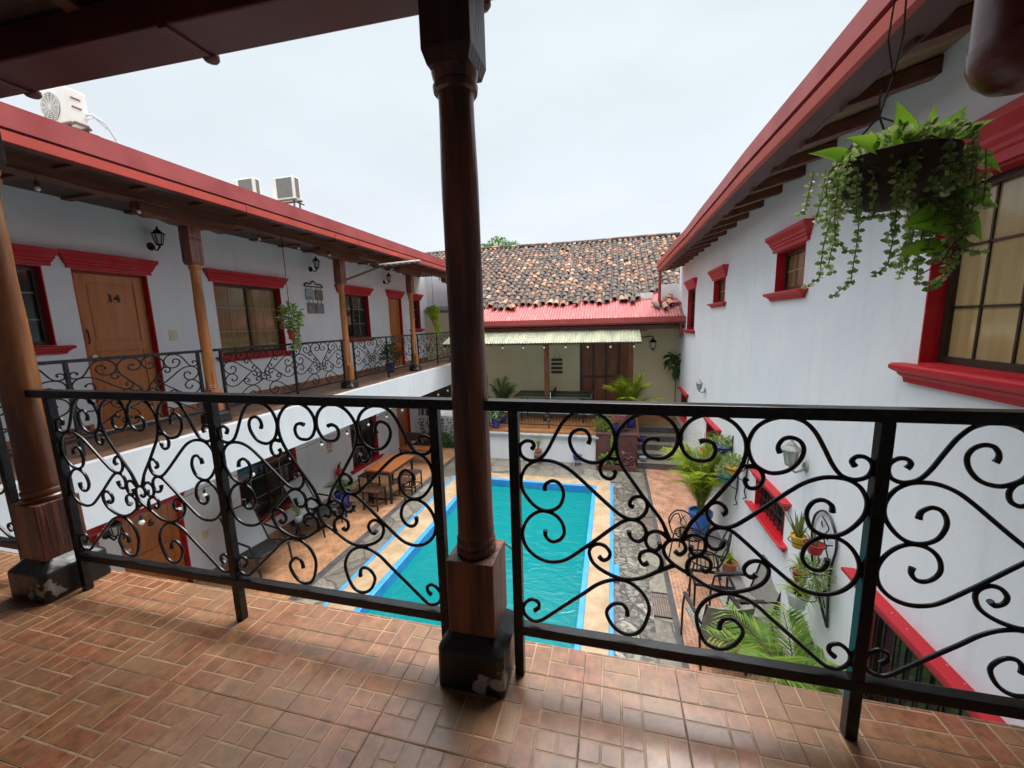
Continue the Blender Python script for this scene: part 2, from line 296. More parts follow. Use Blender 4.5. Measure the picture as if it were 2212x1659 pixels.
# ---------------------------------------------------------------- mesh helpers
class MB:
    def __init__(s): s.v = []; s.f = []
    def add(s, vs, fs):
        o = len(s.v); s.v += [tuple(p) for p in vs]; s.f += [tuple(i+o for i in f) for f in fs]; return s
    def box(s, x0, x1, y0, y1, z0, z1):
        return s.add([(x0,y0,z0),(x1,y0,z0),(x1,y1,z0),(x0,y1,z0),(x0,y0,z1),(x1,y0,z1),(x1,y1,z1),(x0,y1,z1)],
                     [(0,3,2,1),(4,5,6,7),(0,1,5,4),(1,2,6,5),(2,3,7,6),(3,0,4,7)])
    def bar(s, p, q, w, h=None, up=(0,0,1)):
        p, q = Vector(p), Vector(q); h = h or w; d = (q-p).normalized(); u = Vector(up)
        if abs(d.dot(u)) > .95: u = Vector((0,1,0))
        a = d.cross(u).normalized()*w/2; b = a.cross(d).normalized()*h/2
        vs = [p-a-b, p+a-b, p+a+b, p-a+b, q-a-b, q+a-b, q+a+b, q-a+b]
        return s.add(vs, [(0,3,2,1),(4,5,6,7),(0,1,5,4),(1,2,6,5),(2,3,7,6),(3,0,4,7)])
    def tube(s, pts, r, n=8, up=None, caps=True):
        pts = [Vector(p) for p in pts]; k = len(pts); rings = []; o = len(s.v); a = None
        for i, p in enumerate(pts):
            t = (pts[min(i+1,k-1)]-pts[max(i-1,0)]).normalized()
            if a is None:
                u = Vector(up) if up else (Vector((0,0,1)) if abs(t.z) < .9 else Vector((1,0,0)))
            else: u = a
            a = (u - t*u.dot(t)).normalized(); b = t.cross(a)
            ri = r[i] if isinstance(r, (list, tuple)) else r
            for j in range(n):
                w = 2*math.pi*(j+.5)/n; s.v.append(tuple(p + a*math.cos(w)*ri + b*math.sin(w)*ri))
        for i in range(k-1):
            for j in range(n):
                s.f.append((o+i*n+j, o+i*n+(j+1)%n, o+(i+1)*n+(j+1)%n, o+(i+1)*n+j))
        if caps: s.f.append(tuple(o+j for j in range(n))[::-1]); s.f.append(tuple(o+(k-1)*n+j for j in range(n)))
        return s
    def lathe(s, c, prof, n=20, caps=True, wob=0):
        o = len(s.v); c = Vector(c)
        for i, (r, z) in enumerate(prof):
            for j in range(n):
                w = 2*math.pi*j/n; rr = r*(1+wob*math.sin(3*w+z*2))
                s.v.append((c.x+rr*math.cos(w), c.y+rr*math.sin(w), c.z+z))
        for i in range(len(prof)-1):
            for j in range(n):
                s.f.append((o+i*n+j, o+i*n+(j+1)%n, o+(i+1)*n+(j+1)%n, o+(i+1)*n+j))
        if caps:
            s.f.append(tuple(o+j for j in range(n))[::-1]); s.f.append(tuple(o+(len(prof)-1)*n+j for j in range(n)))
        return s
    def loft(s, rings, closed=True):
        o = len(s.v); n = len(rings[0])
        for r in rings: s.v += [tuple(p) for p in r]
        for i in range(len(rings)-1):
            for j in range(n): s.f.append((o+i*n+j, o+i*n+(j+1)%n, o+(i+1)*n+(j+1)%n, o+(i+1)*n+j))
        if closed: s.f.append(tuple(o+j for j in range(n))[::-1]); s.f.append(tuple(o+(len(rings)-1)*n+j for j in range(n)))
        return s
    def prism(s, poly, a0, a1, axis='y'):   # poly of (p,q): axis y -> (x,z); axis x -> (y,z); axis z -> (x,y)
        f = {'y': lambda p, q, a: (p, a, q), 'x': lambda p, q, a: (a, p, q), 'z': lambda p, q, a: (p, q, a)}[axis]
        return s.loft([[f(p, q, a0) for p, q in poly], [f(p, q, a1) for p, q in poly]])
    def leaf(s, p, d, n, L, w, fold=.25, rnd=True):
        p, d, n = Vector(p), Vector(d).normalized(), Vector(n)
        sd = d.cross(n)
        if sd.length < 1e-4: sd = d.cross(Vector((1, .3, .2)))
        sd.normalize(); n = sd.cross(d).normalized()
        t = p+d*L-n*L*.08
        if not rnd:
            t = p+d*L-n*L*.28
            a = p+d*L*.4+sd*w/2+n*w*fold; b = p+d*L*.4-sd*w/2+n*w*fold
            return s.add([p, a, t, b, p+d*L*.4], [(0,1,4),(1,2,4),(0,4,3),(4,2,3)])
        m = p+d*L*.42; f = n*w*fold
        vs = [p, t, m]+[p+d*L*x+sd*w*y+f for x, y in ((.14,.30),(.38,.5),(.68,.38))]+[p+d*L*x-sd*w*y+f for x, y in ((.14,.30),(.38,.5),(.68,.38))]
        return s.add(vs, [(0,3,2),(3,4,2),(4,5,2),(5,1,2),(0,2,6),(6,2,7),(7,2,8),(8,2,1)])
    def heart(s, p, d, n, L, w):
        p, d, n = Vector(p), Vector(d).normalized(), Vector(n); sd = d.cross(n).normalized(); n = sd.cross(d).normalized()
        prof = [(-.06,.16),(-.03,.34),(.10,.48),(.28,.50),(.46,.43),(.64,.30),(.80,.17),(.92,.07)]
        mid = [(0,0),(.02,0),(.10,0),(.28,0),(.46,0),(.64,0),(.80,0),(.92,0)]
        z = lambda q: -n*L*.22*q*q
        o = len(s.v)
        for (a, y), (c, _) in zip(prof, mid):
            s.v += [tuple(p+d*L*a+sd*w*y+n*w*(.28*y*2)*.5+z(max(a,0))), tuple(p+d*L*c+z(c)), tuple(p+d*L*a-sd*w*y+n*w*(.28*y*2)*.5+z(max(a,0)))]
        s.v.append(tuple(p+d*L*1.05+z(1.05))); k = len(prof)
        for i in range(k-1):
            a = o+3*i; s.f += [(a,a+1,a+4,a+3),(a+1,a+2,a+5,a+4)]
        a = o+3*(k-1); t = o+3*k; s.f += [(a,a+1,t),(a+1,a+2,t)]
        return s
    def build(s, name, m, parent=None, smooth=False, bevel=0):
        off = Vector((0,0,0)); q = parent
        while q is not None: off += q.location; q = q.parent
        me = bpy.data.meshes.new(name); me.from_pydata([tuple(Vector(v)-off) for v in s.v], [], s.f); me.validate(); me.update()
        import bmesh
        bm = bmesh.new(); bm.from_mesh(me); bmesh.ops.recalc_face_normals(bm, faces=bm.faces); bm.to_mesh(me); bm.free()
        me.materials.append(m if not isinstance(m, str) else M[m])
        if smooth:
            for p in me.polygons: p.use_smooth = True
            try: me.set_sharp_from_angle(angle=math.radians(40))
            except Exception: pass
        o = bpy.data.objects.new(name, me); S.collection.objects.link(o)
        if parent: o.parent = parent
        if bevel:
            bv = o.modifiers.new('bevel', 'BEVEL'); bv.width = bevel; bv.segments = 2; bv.limit_method = 'ANGLE'
        return o
def tag(o, label=None, cat=None, group=None, kind=None):
    if label: o['label'] = label
    if cat: o['category'] = cat
    if group: o['group'] = group
    if kind: o['kind'] = kind
    return o
def thing(name, loc, label, cat, group=None):
    o = bpy.data.objects.new(name, None); o.empty_display_size = .1; o.location = loc; S.collection.objects.link(o)
    return tag(o, label, cat, group)
def struct(mb, name, m, label=None, **k): return tag(mb.build(name, m, **k), label or name.replace('_', ' '), None, None, 'structure')
def copy_tree(o, parent=None):
    c = o.copy(); S.collection.objects.link(c)
    if parent: c.parent = parent
    for ch in list(o.children): copy_tree(ch, c)
    return c
def crom(P, k=4):
    out = []
    for i in range(len(P)-1):
        p0, p1, p2, p3 = P[max(i-1,0)], P[i], P[i+1], P[min(i+2,len(P)-1)]
        for j in range(k):
            t = j/k
            out.append(tuple(.5*((2*b)+(c-a)*t+(2*a-5*b+4*c-d)*t*t+(3*b-a-3*c+d)*t**3) for a, b, c, d in zip(p0, p1, p2, p3)))
    out.append(tuple(P[-1])); return out
def rv(a, b): return random.uniform(a, b)
G = -2.75        # courtyard ground
WX = -6.6        # wing wall face
RX = 2.0         # right wall face
# ---------------------------------------------------------------- ground
b = MB(); gx = [-40,-3.45,-.42,40]; gy = [-30, 2.8, 9.36, 60]
for i in range(3):
    for j in range(3):
        if (i, j) != (1, 1): b.add([(gx[i],gy[j],G-.02),(gx[i+1],gy[j],G-.02),(gx[i+1],gy[j+1],G-.02),(gx[i],gy[j+1],G-.02)], [(0,1,2,3)])
struct(b, 'ground', 'stone', 'plain concrete ground under the courtyard and beyond')
def sheet(name, m, x0, x1, y0, y1, z, label=None):
    return struct(MB().add([(x0,y0,z),(x1,y0,z),(x1,y1,z),(x0,y1,z)], [(0,1,2,3)]), name, m, label)
sheet('brick_paving', 'gbrick', -6.6, -4.72, 0, 12.2, G, 'orange brick paving along the left wing')
sheet('dark_drain_strip', 'strip', -4.72, -4.58, 0, 12.2, G+.004)
sheet('flagstone_paving', 'slate', -4.58, -4.0, 2.0, 10.0, G, 'grey flagstone strip left of the pool')
sheet('flagstone_paving', 'slate', -4.58, .60, 9.82, 11.2, G+.004, 'grey flagstones between pool and terrace')
sheet('flagstone_paving', 'slate2', .08, .60, 2.0, 9.8, G, 'marbled black and white flagstones right of the pool')
sheet('dark_drain_strip', 'strip', .84, .92, 2.0, 11.0, G+.004)
sheet('flagstone_paving', 'slate', .60, .84, 2.0, 11.0, G)
sheet('brick_paving', 'rbrick', .92, 2.0, 7.05, 10.9, G, 'salmon brick mosaic paving by the steps')
sheet('concrete_paving', 'coping', .92, 2.0, 6.35, 7.05, G, 'bare pinkish paving strip')
sheet('brick_paving', 'rbrick', .92, 2.0, 1.5, 6.35, G, 'salmon brick paving along the right wall')
sheet('concrete_paving', 'stone', 1.72, 2.0, 5.0, 8.0, G+.004, 'grey concrete kerb strip at the wall foot')
# pool
b = MB(); 
for (x0,x1,y0,y1) in ((-4.0,-3.53,2.5,9.82),(-.34,.0,2.5,9.82),(-3.53,-.34,9.44,9.82)): b.box(x0,x1,y0,y1,G-.1,G+.03)
struct(b, 'pool_coping', 'coping', 'tan tiled pool coping')
b = MB(); z0, z1 = G-.45, G+.045
b.box(-3.55,-3.45,2.8,9.46,z0,z1); b.box(-.42,-.33,2.8,9.46,z0,z1); b.box(-3.45,-.42,9.36,9.46,z0,z1)
b.box(-4.06,-4.0,2.5,9.45,G-.1,G+.05); b.box(.0,.07,2.5,9.6,G-.1,G+.05); b.box(.07,.16,5.85,6.25,G-.1,G+.05)
struct(b, 'pool_edge', 'blue', 'blue painted pool rim and outer kerbs', bevel=.012)
b = MB(); b.box(-3.45,-.42,2.8,9.36,G-1.6,G-1.5); struct(b, 'pool_floor', 'blue', 'pool floor under the water')
b = MB().add([(-3.45,2.8,G-.12),(-.42,2.8,G-.12),(-.42,9.36,G-.12),(-3.45,9.36,G-.12)],[(0,1,2,3)])
struct(b, 'pool_water', 'water', 'rippled turquoise swimming pool water')
# pool handrail (thin dark hoop at the pool's middle)
t = thing('pool_handrail', (-1.9, 6.1, G), 'thin dark metal handrail standing out of the pool behind the middle post', 'handrail')
MB().tube([(-2.05,6.5,G-.3),(-2.05,6.5,G+.06),(-1.84,6.4,G+.10),(-1.66,6.27,G+.08),(-1.60,6.2,G-.3)], .018, 8).build('rail', 'alu', t, True)
# drain grates
for k, (y0, y1, lab) in enumerate(((10.62,11.15,'iron drain grate nearest the steps'), (7.5,8.1,'iron drain grate halfway along the right paving'), (5.2,5.72,'iron drain grate nearest the wicker chairs'))):
    t = thing('drain_grate', (.72,(y0+y1)/2,G), lab, 'drain grate', 'iron drain grates right of the pool')
    MB().box(.60,.84,y0,y0+.02,G+.002,G+.014).box(.60,.84,y1-.02,y1,G+.002,G+.014).build('frame', 'iron', t)
    b = MB()
    for i in range(8): x = .61+i*.031; b.box(x, x+.014, y0+.02, y1-.02, G+.006, G+.014)
    b.build('bars', 'rust', t)
# ---------------------------------------------------------------- gallery floor of printed brick tiles
LAY = ["AABCC", "DEBNF", "DEGHH", "IIGJK", "LLMJO"]
def bricks():
    cells = {}
    for r, row in enumerate(LAY):
        for c, ch in enumerate(row): cells.setdefault(ch, []).append((c, r))
    return [(min(c for c, r in v), min(r for c, r in v), max(c for c, r in v)+1, max(r for c, r in v)+1) for v in cells.values()]
BR = bricks(); T = .33; u = T/5
def tiled(x0, x1, y0, y1, ox, oy, z):
    """printed tiles: brick faces 1 mm above the pale printed grout, dark joints between tiles"""
    fb, gb = MB(), MB(); i0, i1 = math.floor((x0-ox)/T), math.ceil((x1-ox)/T); j0, j1 = math.floor((y0-oy)/T), math.ceil((y1-oy)/T)
    for i in range(i0, i1):
        for j in range(j0, j1):
            tx, ty = ox+i*T, oy+j*T; rot = (i*2+j*5+(i*j)%3) % 4
            a, b_, c, d = max(tx+.0014,x0), min(tx+T-.0014,x1), max(ty+.0014,y0), min(ty+T-.0014,y1)
            if b_ <= a or d <= c: continue
            gb.box(a, b_, c, d, z-.01, z-.0012)
            for (ax, ay, bx, by) in BR:
                if rot == 1: ax, ay, bx, by = ay, ax, by, bx
                elif rot == 2: ax, bx = 5-bx, 5-ax
                elif rot == 3: ay, by = 5-by, 5-ay
                e = .0031; p, q, r, s = tx+ax*u+e, tx+bx*u-e, ty+ay*u+e, ty+by*u-e
                p, q, r, s = max(p, x0+.001), min(q, x1-.001), max(r, y0+.001), min(s, y1-.001)
                if q-p < .004 or s-r < .004: continue
                k = .0012
                fb.add([(p,r,z-.0014),(q,r,z-.0014),(q,s,z-.0014),(p,s,z-.0014),(p+k,r+k,z),(q-k,r+k,z),(q-k,s-k,z),(p+k,s-k,z)],
                       [(4,5,6,7),(0,1,5,4),(1,2,6,5),(2,3,7,6),(3,0,4,7)])
    return fb, gb
fb, gb = tiled(-5.2, 2.0, -1.6, 1.42, .243, .945, 0)
struct(MB().box(-6.6,2.0,-1.6,1.418,-.34,-.008), 'gallery_floor_slab', 'white', 'floor slab of the near gallery')
struct(gb, 'gallery_tile_grout', 'grout', 'pale grout print of the near gallery tiles')
struct(fb, 'gallery_floor', 'tile', 'glossy brown brick-patterned floor tiles of the near gallery')
struct(MB().box(-6.6,2.0,-1.6,1.415,-.0085,-.0075), 'gallery_tile_joints', 'joint', 'dark joints between the gallery tiles')
# ---------------------------------------------------------------- iron railings
SC = {'A':[(-461,874),(-453,888),(-462,901),(-481,902),(-498,889),(-503,870),(-495,847),(-475,835),(-452,835),(-428,847),(-406,877),(-383,923),(-358,968),(-328,998),(-286,1010),(-242,1001),(-208,975),(-191,933),(-194,897),(-210,864),(-238,844),(-265,839),(-300,851),(-325,880),(-334,912),(-325,937),(-304,949),(-283,946),(-271,930),(-269,915),(-274,903)],
'B':[(-419,731),(-415,752),(-394,766),(-372,760),(-358,738),(-356,711),(-369,678),(-395,660),(-425,657),(-455,671),(-481,700),(-498,734),(-499,773),(-481,810),(-452,831),(-419,837),(-383,833),(-343,815),(-304,784),(-251,735),(-198,687),(-164,661),(-133,653),(-106,663),(-90,687),(-89,715),(-104,732),(-124,732),(-139,718),(-141,703),(-130,696)],
'C':[(-418,584),(-419,566),(-408,549),(-389,544),(-367,556),(-354,581),(-359,613),(-377,638),(-403,652),(-433,653),(-464,636),(-489,603),(-500,561),(-489,517),(-459,484),(-420,468),(-382,469),(-345,484),(-293,527),(-250,565),(-197,614),(-163,642),(-136,652),(-109,646),(-92,625),(-91,599),(-108,579),(-128,581),(-140,597),(-142,612)],
'D':[(-57,925),(-73,930),(-93,924),(-103,906),(-100,884),(-85,869),(-62,865),(-37,870),(-15,891),(-4,924),(-8,959),(-28,989),(-57,1006),(-88,1011),(-120,1004),(-152,984),(-178,948),(-186,909),(-180,866),(-163,827),(-135,785),(-101,736),(-67,691),(-43,657),(-29,625),(-19,598)],
'E':[(-183,854),(-209,856),(-227,845),(-236,822),(-229,798),(-210,787),(-194,793),(-188,810),(-194,819)],
'F':[(-463,266),(-447,282),(-449,302),(-472,310),(-495,292),(-504,266),(-494,240),(-469,225),(-441,230),(-401,263),(-347,311),(-287,363),(-246,400),(-205,423),(-160,431),(-124,418),(-92,389),(-73,342),(-82,289),(-101,248),(-129,231),(-161,233),(-191,256),(-210,295),(-204,320),(-183,340),(-159,341),(-145,325),(-142,302)],
'H':[(-48,581),(-46,566),(-57,553),(-77,557),(-89,578),(-85,605),(-62,619),(-39,614),(-20,598)],
'Rg':[(237,508),(224,496),(206,506),(202,527),(218,548),(241,553),(262,541),(270,519),(259,486),(233,462),(192,443),(150,436),(99,448),(43,483),(1,508),(-26,535),(-34,565),(-20,590),(6,597),(26,587),(31,564),(15,547),(1,556)],
'Rs':[(79,506),(94,497),(107,514),(103,537),(77,549),(48,536),(38,509),(45,479)]}
def halves():
    out = []
    for k in 'ABCDEFH':
        out.append(SC[k]); out.append([(-x, z) for x, z in SC[k]])
    out += [SC['Rg'], SC['Rs'], [(-x, z) for x, z in SC['Rg'][:15]], [(-x, z) for x, z in SC['Rs']]]
    return out
def scroll_mesh(mb, P, c, w, along, r, k, n):
    """one forged bar: c = panel centre on floor, w = panel clear width, along = unit vector"""
    pts = [(c + along*(x/1000*w/1.008) + Vector((0,0,z/1000))) for x, z in crom(P, k)]
    L = len(pts); nrm = along.cross(Vector((0,0,1)))
    rr = [r*(1.0+.35*max(0, 1-min(i, L-1-i)/(1.6*k))) for i in range(L)]
    mb.tube(pts, rr, n, up=nrm)
def railing(name, p0, p1, posts, label, near, legs=True, group='wrought iron railings of the galleries'):
    """p0,p1 ends of the bay on the floor; posts = distances along the bay of the square uprights"""
    p0, p1 = Vector(p0), Vector(p1); d = (p1-p0); L = d.length; d.normalize(); n = d.cross(Vector((0,0,1)))
    t = thing(name, (p0+p1)/2, label, 'railing', group); Z = Vector((0,0,1))
    MB().bar(p0+Z*1.025, p1+Z*1.025, .046, .036).build('top_rail', 'iron', t, bevel=.003)
    MB().bar(p0+d*posts[0]+Z*.19, p0+d*posts[-1]+Z*.19, .038, .036).build('bottom_rail', 'iron', t, bevel=.003)
    for s in posts:
        MB().bar(p0+d*s, p0+d*s+Z*1.006, .034).build('post', 'iron', t, bevel=.003)
    if near: MB().bar(p1-d*.01+Z*.30-d*.0, p1+d*.05+Z*.30, .01, .05).build('bracket', 'iron', t)
    for a, b_ in zip(posts[:-1], posts[1:]):
        w = b_-a-.034; c = p0+d*(a+b_)/2
        if near:
            for P in halves():
                mb = MB(); scroll_mesh(mb, P, c, w, d, .0064, 5, 8); mb.build('scroll', 'iron', t, True)
        else:
            mb = MB()
            for P in halves(): scroll_mesh(mb, P, c, w, d, .0085, 2, 5)
            mb.build('scroll_panel', 'iron', t, True)
Y0 = 1.27
railing('iron_railing', (-2.74,Y0,0), (-.515,Y0,0), [.13,1.12,2.13], 'black scrolled iron railing between the left and middle wooden posts', True)
railing('iron_railing', (-.44,Y0,0), (2.0,Y0,0), [.12,1.168,2.22], 'black scrolled iron railing from the middle post to the right wall', True)
railing('iron_railing', (-4.35,Y0,0), (-2.95,Y0,0), [.04,1.30], 'black iron railing stub glimpsed left of the foreground post', True)
XW = -5.5
wr = [(1.42,4.28,[.1,1.43,2.80],'nearest scrolled railing of the left wing, in front of door 14'),
      (4.46,7.30,[.09,1.45,2.78],'scrolled railing of the left wing below the amber window'),
      (7.52,10.30,[.09,1.43,2.72],'scrolled railing of the left wing behind the solar lamp arm'),
      (10.52,13.25,[.09,1.4,2.68],'farthest scrolled railing of the left wing')]
for a, b_, ps, lab in wr: railing('iron_railing', (XW,a,0), (XW,b_,0), ps, lab, False)
# ---------------------------------------------------------------- wooden posts
def wooden_post(x, y, z0, ztop, label, shaft, basem, D=.135, near=True, cap=2.07, captop=2.72, pl=.30, along='x', zap=True, group=None, plh=.2):
    t = thing('wooden_post', (x, y, z0), label, 'wooden post', group)
    h = plh; c = .06
    b = MB(); w = pl/2; wt = w-.055
    def oct(w, z, k): return [(x-w+k,y-w,z),(x+w-k,y-w,z),(x+w,y-w+k,z),(x+w,y+w-k,z),(x+w-k,y+w,z),(x-w+k,y+w,z),(x-w,y+w-k,z),(x-w,y-w+k,z)]
    b.loft([oct(w,z0+.0,.012), oct(w,z0+h*.72,.02), oct(wt,z0+h,.02)]); b.build('plinth', 'plinth', t, bevel=.008)
    s = .087 if near else D*.66; sb = z0+h-.01; st = z0+.48
    MB().box(x-s,x+s,y-s,y+s,sb,st).build('base_block', basem, t, bevel=.006)
    r = D/2
    pr = [(r*1.22,0),(r*1.30,.010),(r*1.30,.024),(r*1.18,.032),(r*1.26,.042),(r*1.26,.054),(r*1.14,.064),(r*1.20,.074),(r*1.17,.10),(r*1.15,.18)]
    zs = st-z0; H = cap-st
    pr += [(r*(1.14-.15*q+.022*math.sin(q*11+x)+.012*math.sin(q*23+y)), .18+(H-.28)*q) for q in [i/24 for i in range(1,25)]]
    pr += [(r*1.0,H-.075),(r*1.2,H-.07),(r*1.24,H-.055),(r*1.08,H-.045),(r*1.22,H-.03),(r*1.28,H-.015),(r*1.1,H)]
    MB().lathe((x,y,st), pr, 28, wob=.03).build('shaft', shaft, t, True)
    b = MB(); k = .077 if near else D*.72
    b.loft([[(x-q,y-q,z),(x+q,y-q,z),(x+q,y+q,z),(x-q,y+q,z)] for q, z in ((k*.84,cap-.015),(k,cap+.025),(k,cap+.30),(k*1.04,cap+.315),(k,cap+.33),(k,captop))])
    b.build('capital', 'wdark' if near else 'redwood', t, bevel=.004)
    if zap:
        L = .62; zz = captop; prof = [(-L,zz+.16),(-L,zz+.09),(-L+.04,zz+.04),(-L+.13,zz+.015),(-L+.3,zz+.035),(-.2,zz),(.2,zz),(L-.3,zz+.035),(L-.13,zz+.015),(L-.04,zz+.04),(L,zz+.09),(L,zz+.16)]
        b = MB(); e = .085
        if along == 'x': b.prism([(x+p, q) for p, q in prof], y-e, y+e, 'y')
        else: b.prism([(y+p, q) for p, q in prof], x-e, x+e, 'x')
        b.build('bracket_beam', 'beam', t, bevel=.012)
    return t
wooden_post(-.475, 1.27, 0, 0, 'middle foreground post of dark varnished wood on a chipped black plinth', 'redwood', 'redwood', D=.112, pl=.25, plh=.21)
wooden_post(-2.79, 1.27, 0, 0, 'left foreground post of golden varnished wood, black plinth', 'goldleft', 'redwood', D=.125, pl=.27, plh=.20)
for k, (y, lab) in enumerate(((4.37,'golden wooden post beside the wall switch on the left wing'), (7.41,'golden wooden post that carries the solar lamp'),
                              (10.41,'golden wooden post beside the far door of the left wing'), (13.35,'farthest golden wooden post of the left wing'))):
    wooden_post(XW-.02, y, 0, 0, lab, 'gold', 'gold', D=.118, near=False, cap=2.2, captop=2.675, pl=.27, along='y', group='wooden posts of the left wing', plh=.17)
# ---------------------------------------------------------------- walls, windows, doors
def wall_x(b, xa, xb, y0, y1, z0, z1, ops):
    ys = sorted({y0, y1, *[o[0] for o in ops], *[o[1] for o in ops]}); zs = sorted({z0, z1, *[o[2] for o in ops], *[o[3] for o in ops]})
    ys = [y for y in ys if y0 <= y <= y1]; zs = [z for z in zs if z0 <= z <= z1]
    for i in range(len(ys)-1):
        run = None
        for j in range(len(zs)-1):
            cy, cz = (ys[i]+ys[i+1])/2, (zs[j]+zs[j+1])/2
            hole = any(o[0] < cy < o[1] and o[2] < cz < o[3] for o in ops)
            if hole:
                if run is not None: b.box(xa, xb, ys[i], ys[i+1], run, zs[j]); run = None
            elif run is None: run = zs[j]
        if run is not None: b.box(xa, xb, ys[i], ys[i+1], run, zs[-1])
def rect(X, s, o, y0, y1, z): return [(X-s*.03, y0-o, z), (X+s*o, y0-o, z), (X+s*o, y1+o, z), (X-s*.03, y1+o, z)]
def lintel(X, s, y0, y1, z0, h, k, par, m='red', out=.10):
    pr = [(.035,0),(.035,.22),(.055,.26),(.055,.36),(.075,.46),(.075,.56),(.10,.70),(.118,.80),(.118,1.0)]
    f = out/.118
    MB().loft([rect(X, s, o*f, y0-k, y1+k, z0+q*h) for o, q in pr]).build('lintel', m, par)
def sill(X, s, y0, y1, z1, h, k, par, m='red', out=.09):
    pr = [(.03,0),(.035,.25),(.06,.42),(.06,.5),(.085,.62),(.10,.72),(.10,.9),(.085,1)]
    f = out/.10
    MB().loft([rect(X, s, o*f, y0-k, y1+k, z1-h+q*h) for o, q in pr]).build('sill', m, par)
def window(par, X, s, y0, y1, z0, z1, cols, rows, glass, bars='alul', dep=.14, lint=True, sl=True, lh=.20, sh=.10, grille=False, leaves=2, lab=None, chip=False):
    e = .012; xi = X-s*dep
    f = MB(); a, b_ = sorted((X-s*(dep-.005), X-s*(dep-.05)))
    f.box(a,b_,y0+e,y0+e+.04,z0+e,z1-e).box(a,b_,y1-e-.04,y1-e,z0+e,z1-e).box(a,b_,y0+e+.04,y1-e-.04,z1-e-.045,z1-e).box(a,b_,y0+e+.04,y1-e-.04,z0+e,z0+e+.045)
    for i in range(1, leaves): c = y0+(y1-y0)*i/leaves; f.box(a,b_+.0,c-.022,c+.022,z0+e+.045,z1-e-.045)
    w = f.build('window', 'alu', par)
    if lab: w['label'] = lab
    r = MB(); c, d = sorted((X+s*.005, X-s*dep))
    r.box(c,d,y0,y0+e,z0,z1).box(c,d,y1-e,y1,z0,z1).box(c,d,y0+e,y1-e,z1-e,z1).box(c,d,y0+e,y1-e,z0,z0+e)
    r.build('reveal', 'red', w)
    xg = X-s*(dep-.02); MB().box(min(xg,xg-s*.006), max(xg,xg-s*.006), y0+e+.04, y1-e-.04, z0+e+.045, z1-e-.045).build('pane', glass, w)
    g = MB(); x2, x3 = sorted((X-s*(dep-.021), X-s*(dep-.030)))
    for i in range(1, cols):
        if cols % leaves == 0 and (i*leaves) % cols == 0: continue
        c = y0+(y1-y0)*i/cols; g.box(x2,x3,c-.007,c+.007,z0+e+.045,z1-e-.045)
    for j in range(1, rows): c = z0+(z1-z0)*j/rows; g.box(x2,x3+.001,y0+e+.04,y1-e-.04,c-.007,c+.007)
    if g.v: g.build('glazing_bars', bars, w)
    if grille:
        g = MB(); xg = X-s*.03
        for j in (z0+.06, z1-.06, (z0+z1)/2): g.bar((xg,y0,j),(xg,y1,j),.014)
        k = int((y1-y0)/.11)
        for i in range(1, k): y = y0+(y1-y0)*i/k; g.bar((xg,y,z0),(xg,y,z1),.012)
        g.build('iron_grille', 'iron', w)
    if lint: lintel(X, s, y0, y1, z1+.004, lh, .05, w, 'redchip' if chip else 'red')
    if sl: sill(X, s, y0, y1, z0-.002, sh, .05, w)
    return w
def text_mesh(body, size, m, par, origin, ux, uy, depth=.004, name='number', shear=0):
    c = bpy.data.curves.new('t', 'FONT'); c.body = body; c.size = size; c.extrude = depth; c.align_x = 'CENTER'; c.align_y = 'CENTER'; c.shear = shear; c.offset = .002
    o = bpy.data.objects.new('t', c); S.collection.objects.link(o); dg = bpy.context.evaluated_depsgraph_get()
    me = bpy.data.meshes.new_from_object(o.evaluated_get(dg)); bpy.data.objects.remove(o)
    ux, uy = Vector(ux), Vector(uy); n = ux.cross(uy); origin = Vector(origin); off = Vector((0,0,0)); q = par
    while q is not None: off += q.location; q = q.parent
    for v in me.vertices: v.co = origin + ux*v.co.x + uy*v.co.y + n*v.co.z - off
    me.materials.clear(); me.materials.append(M[m]); o = bpy.data.objects.new(name, me); S.collection.objects.link(o); o.parent = par
    return o
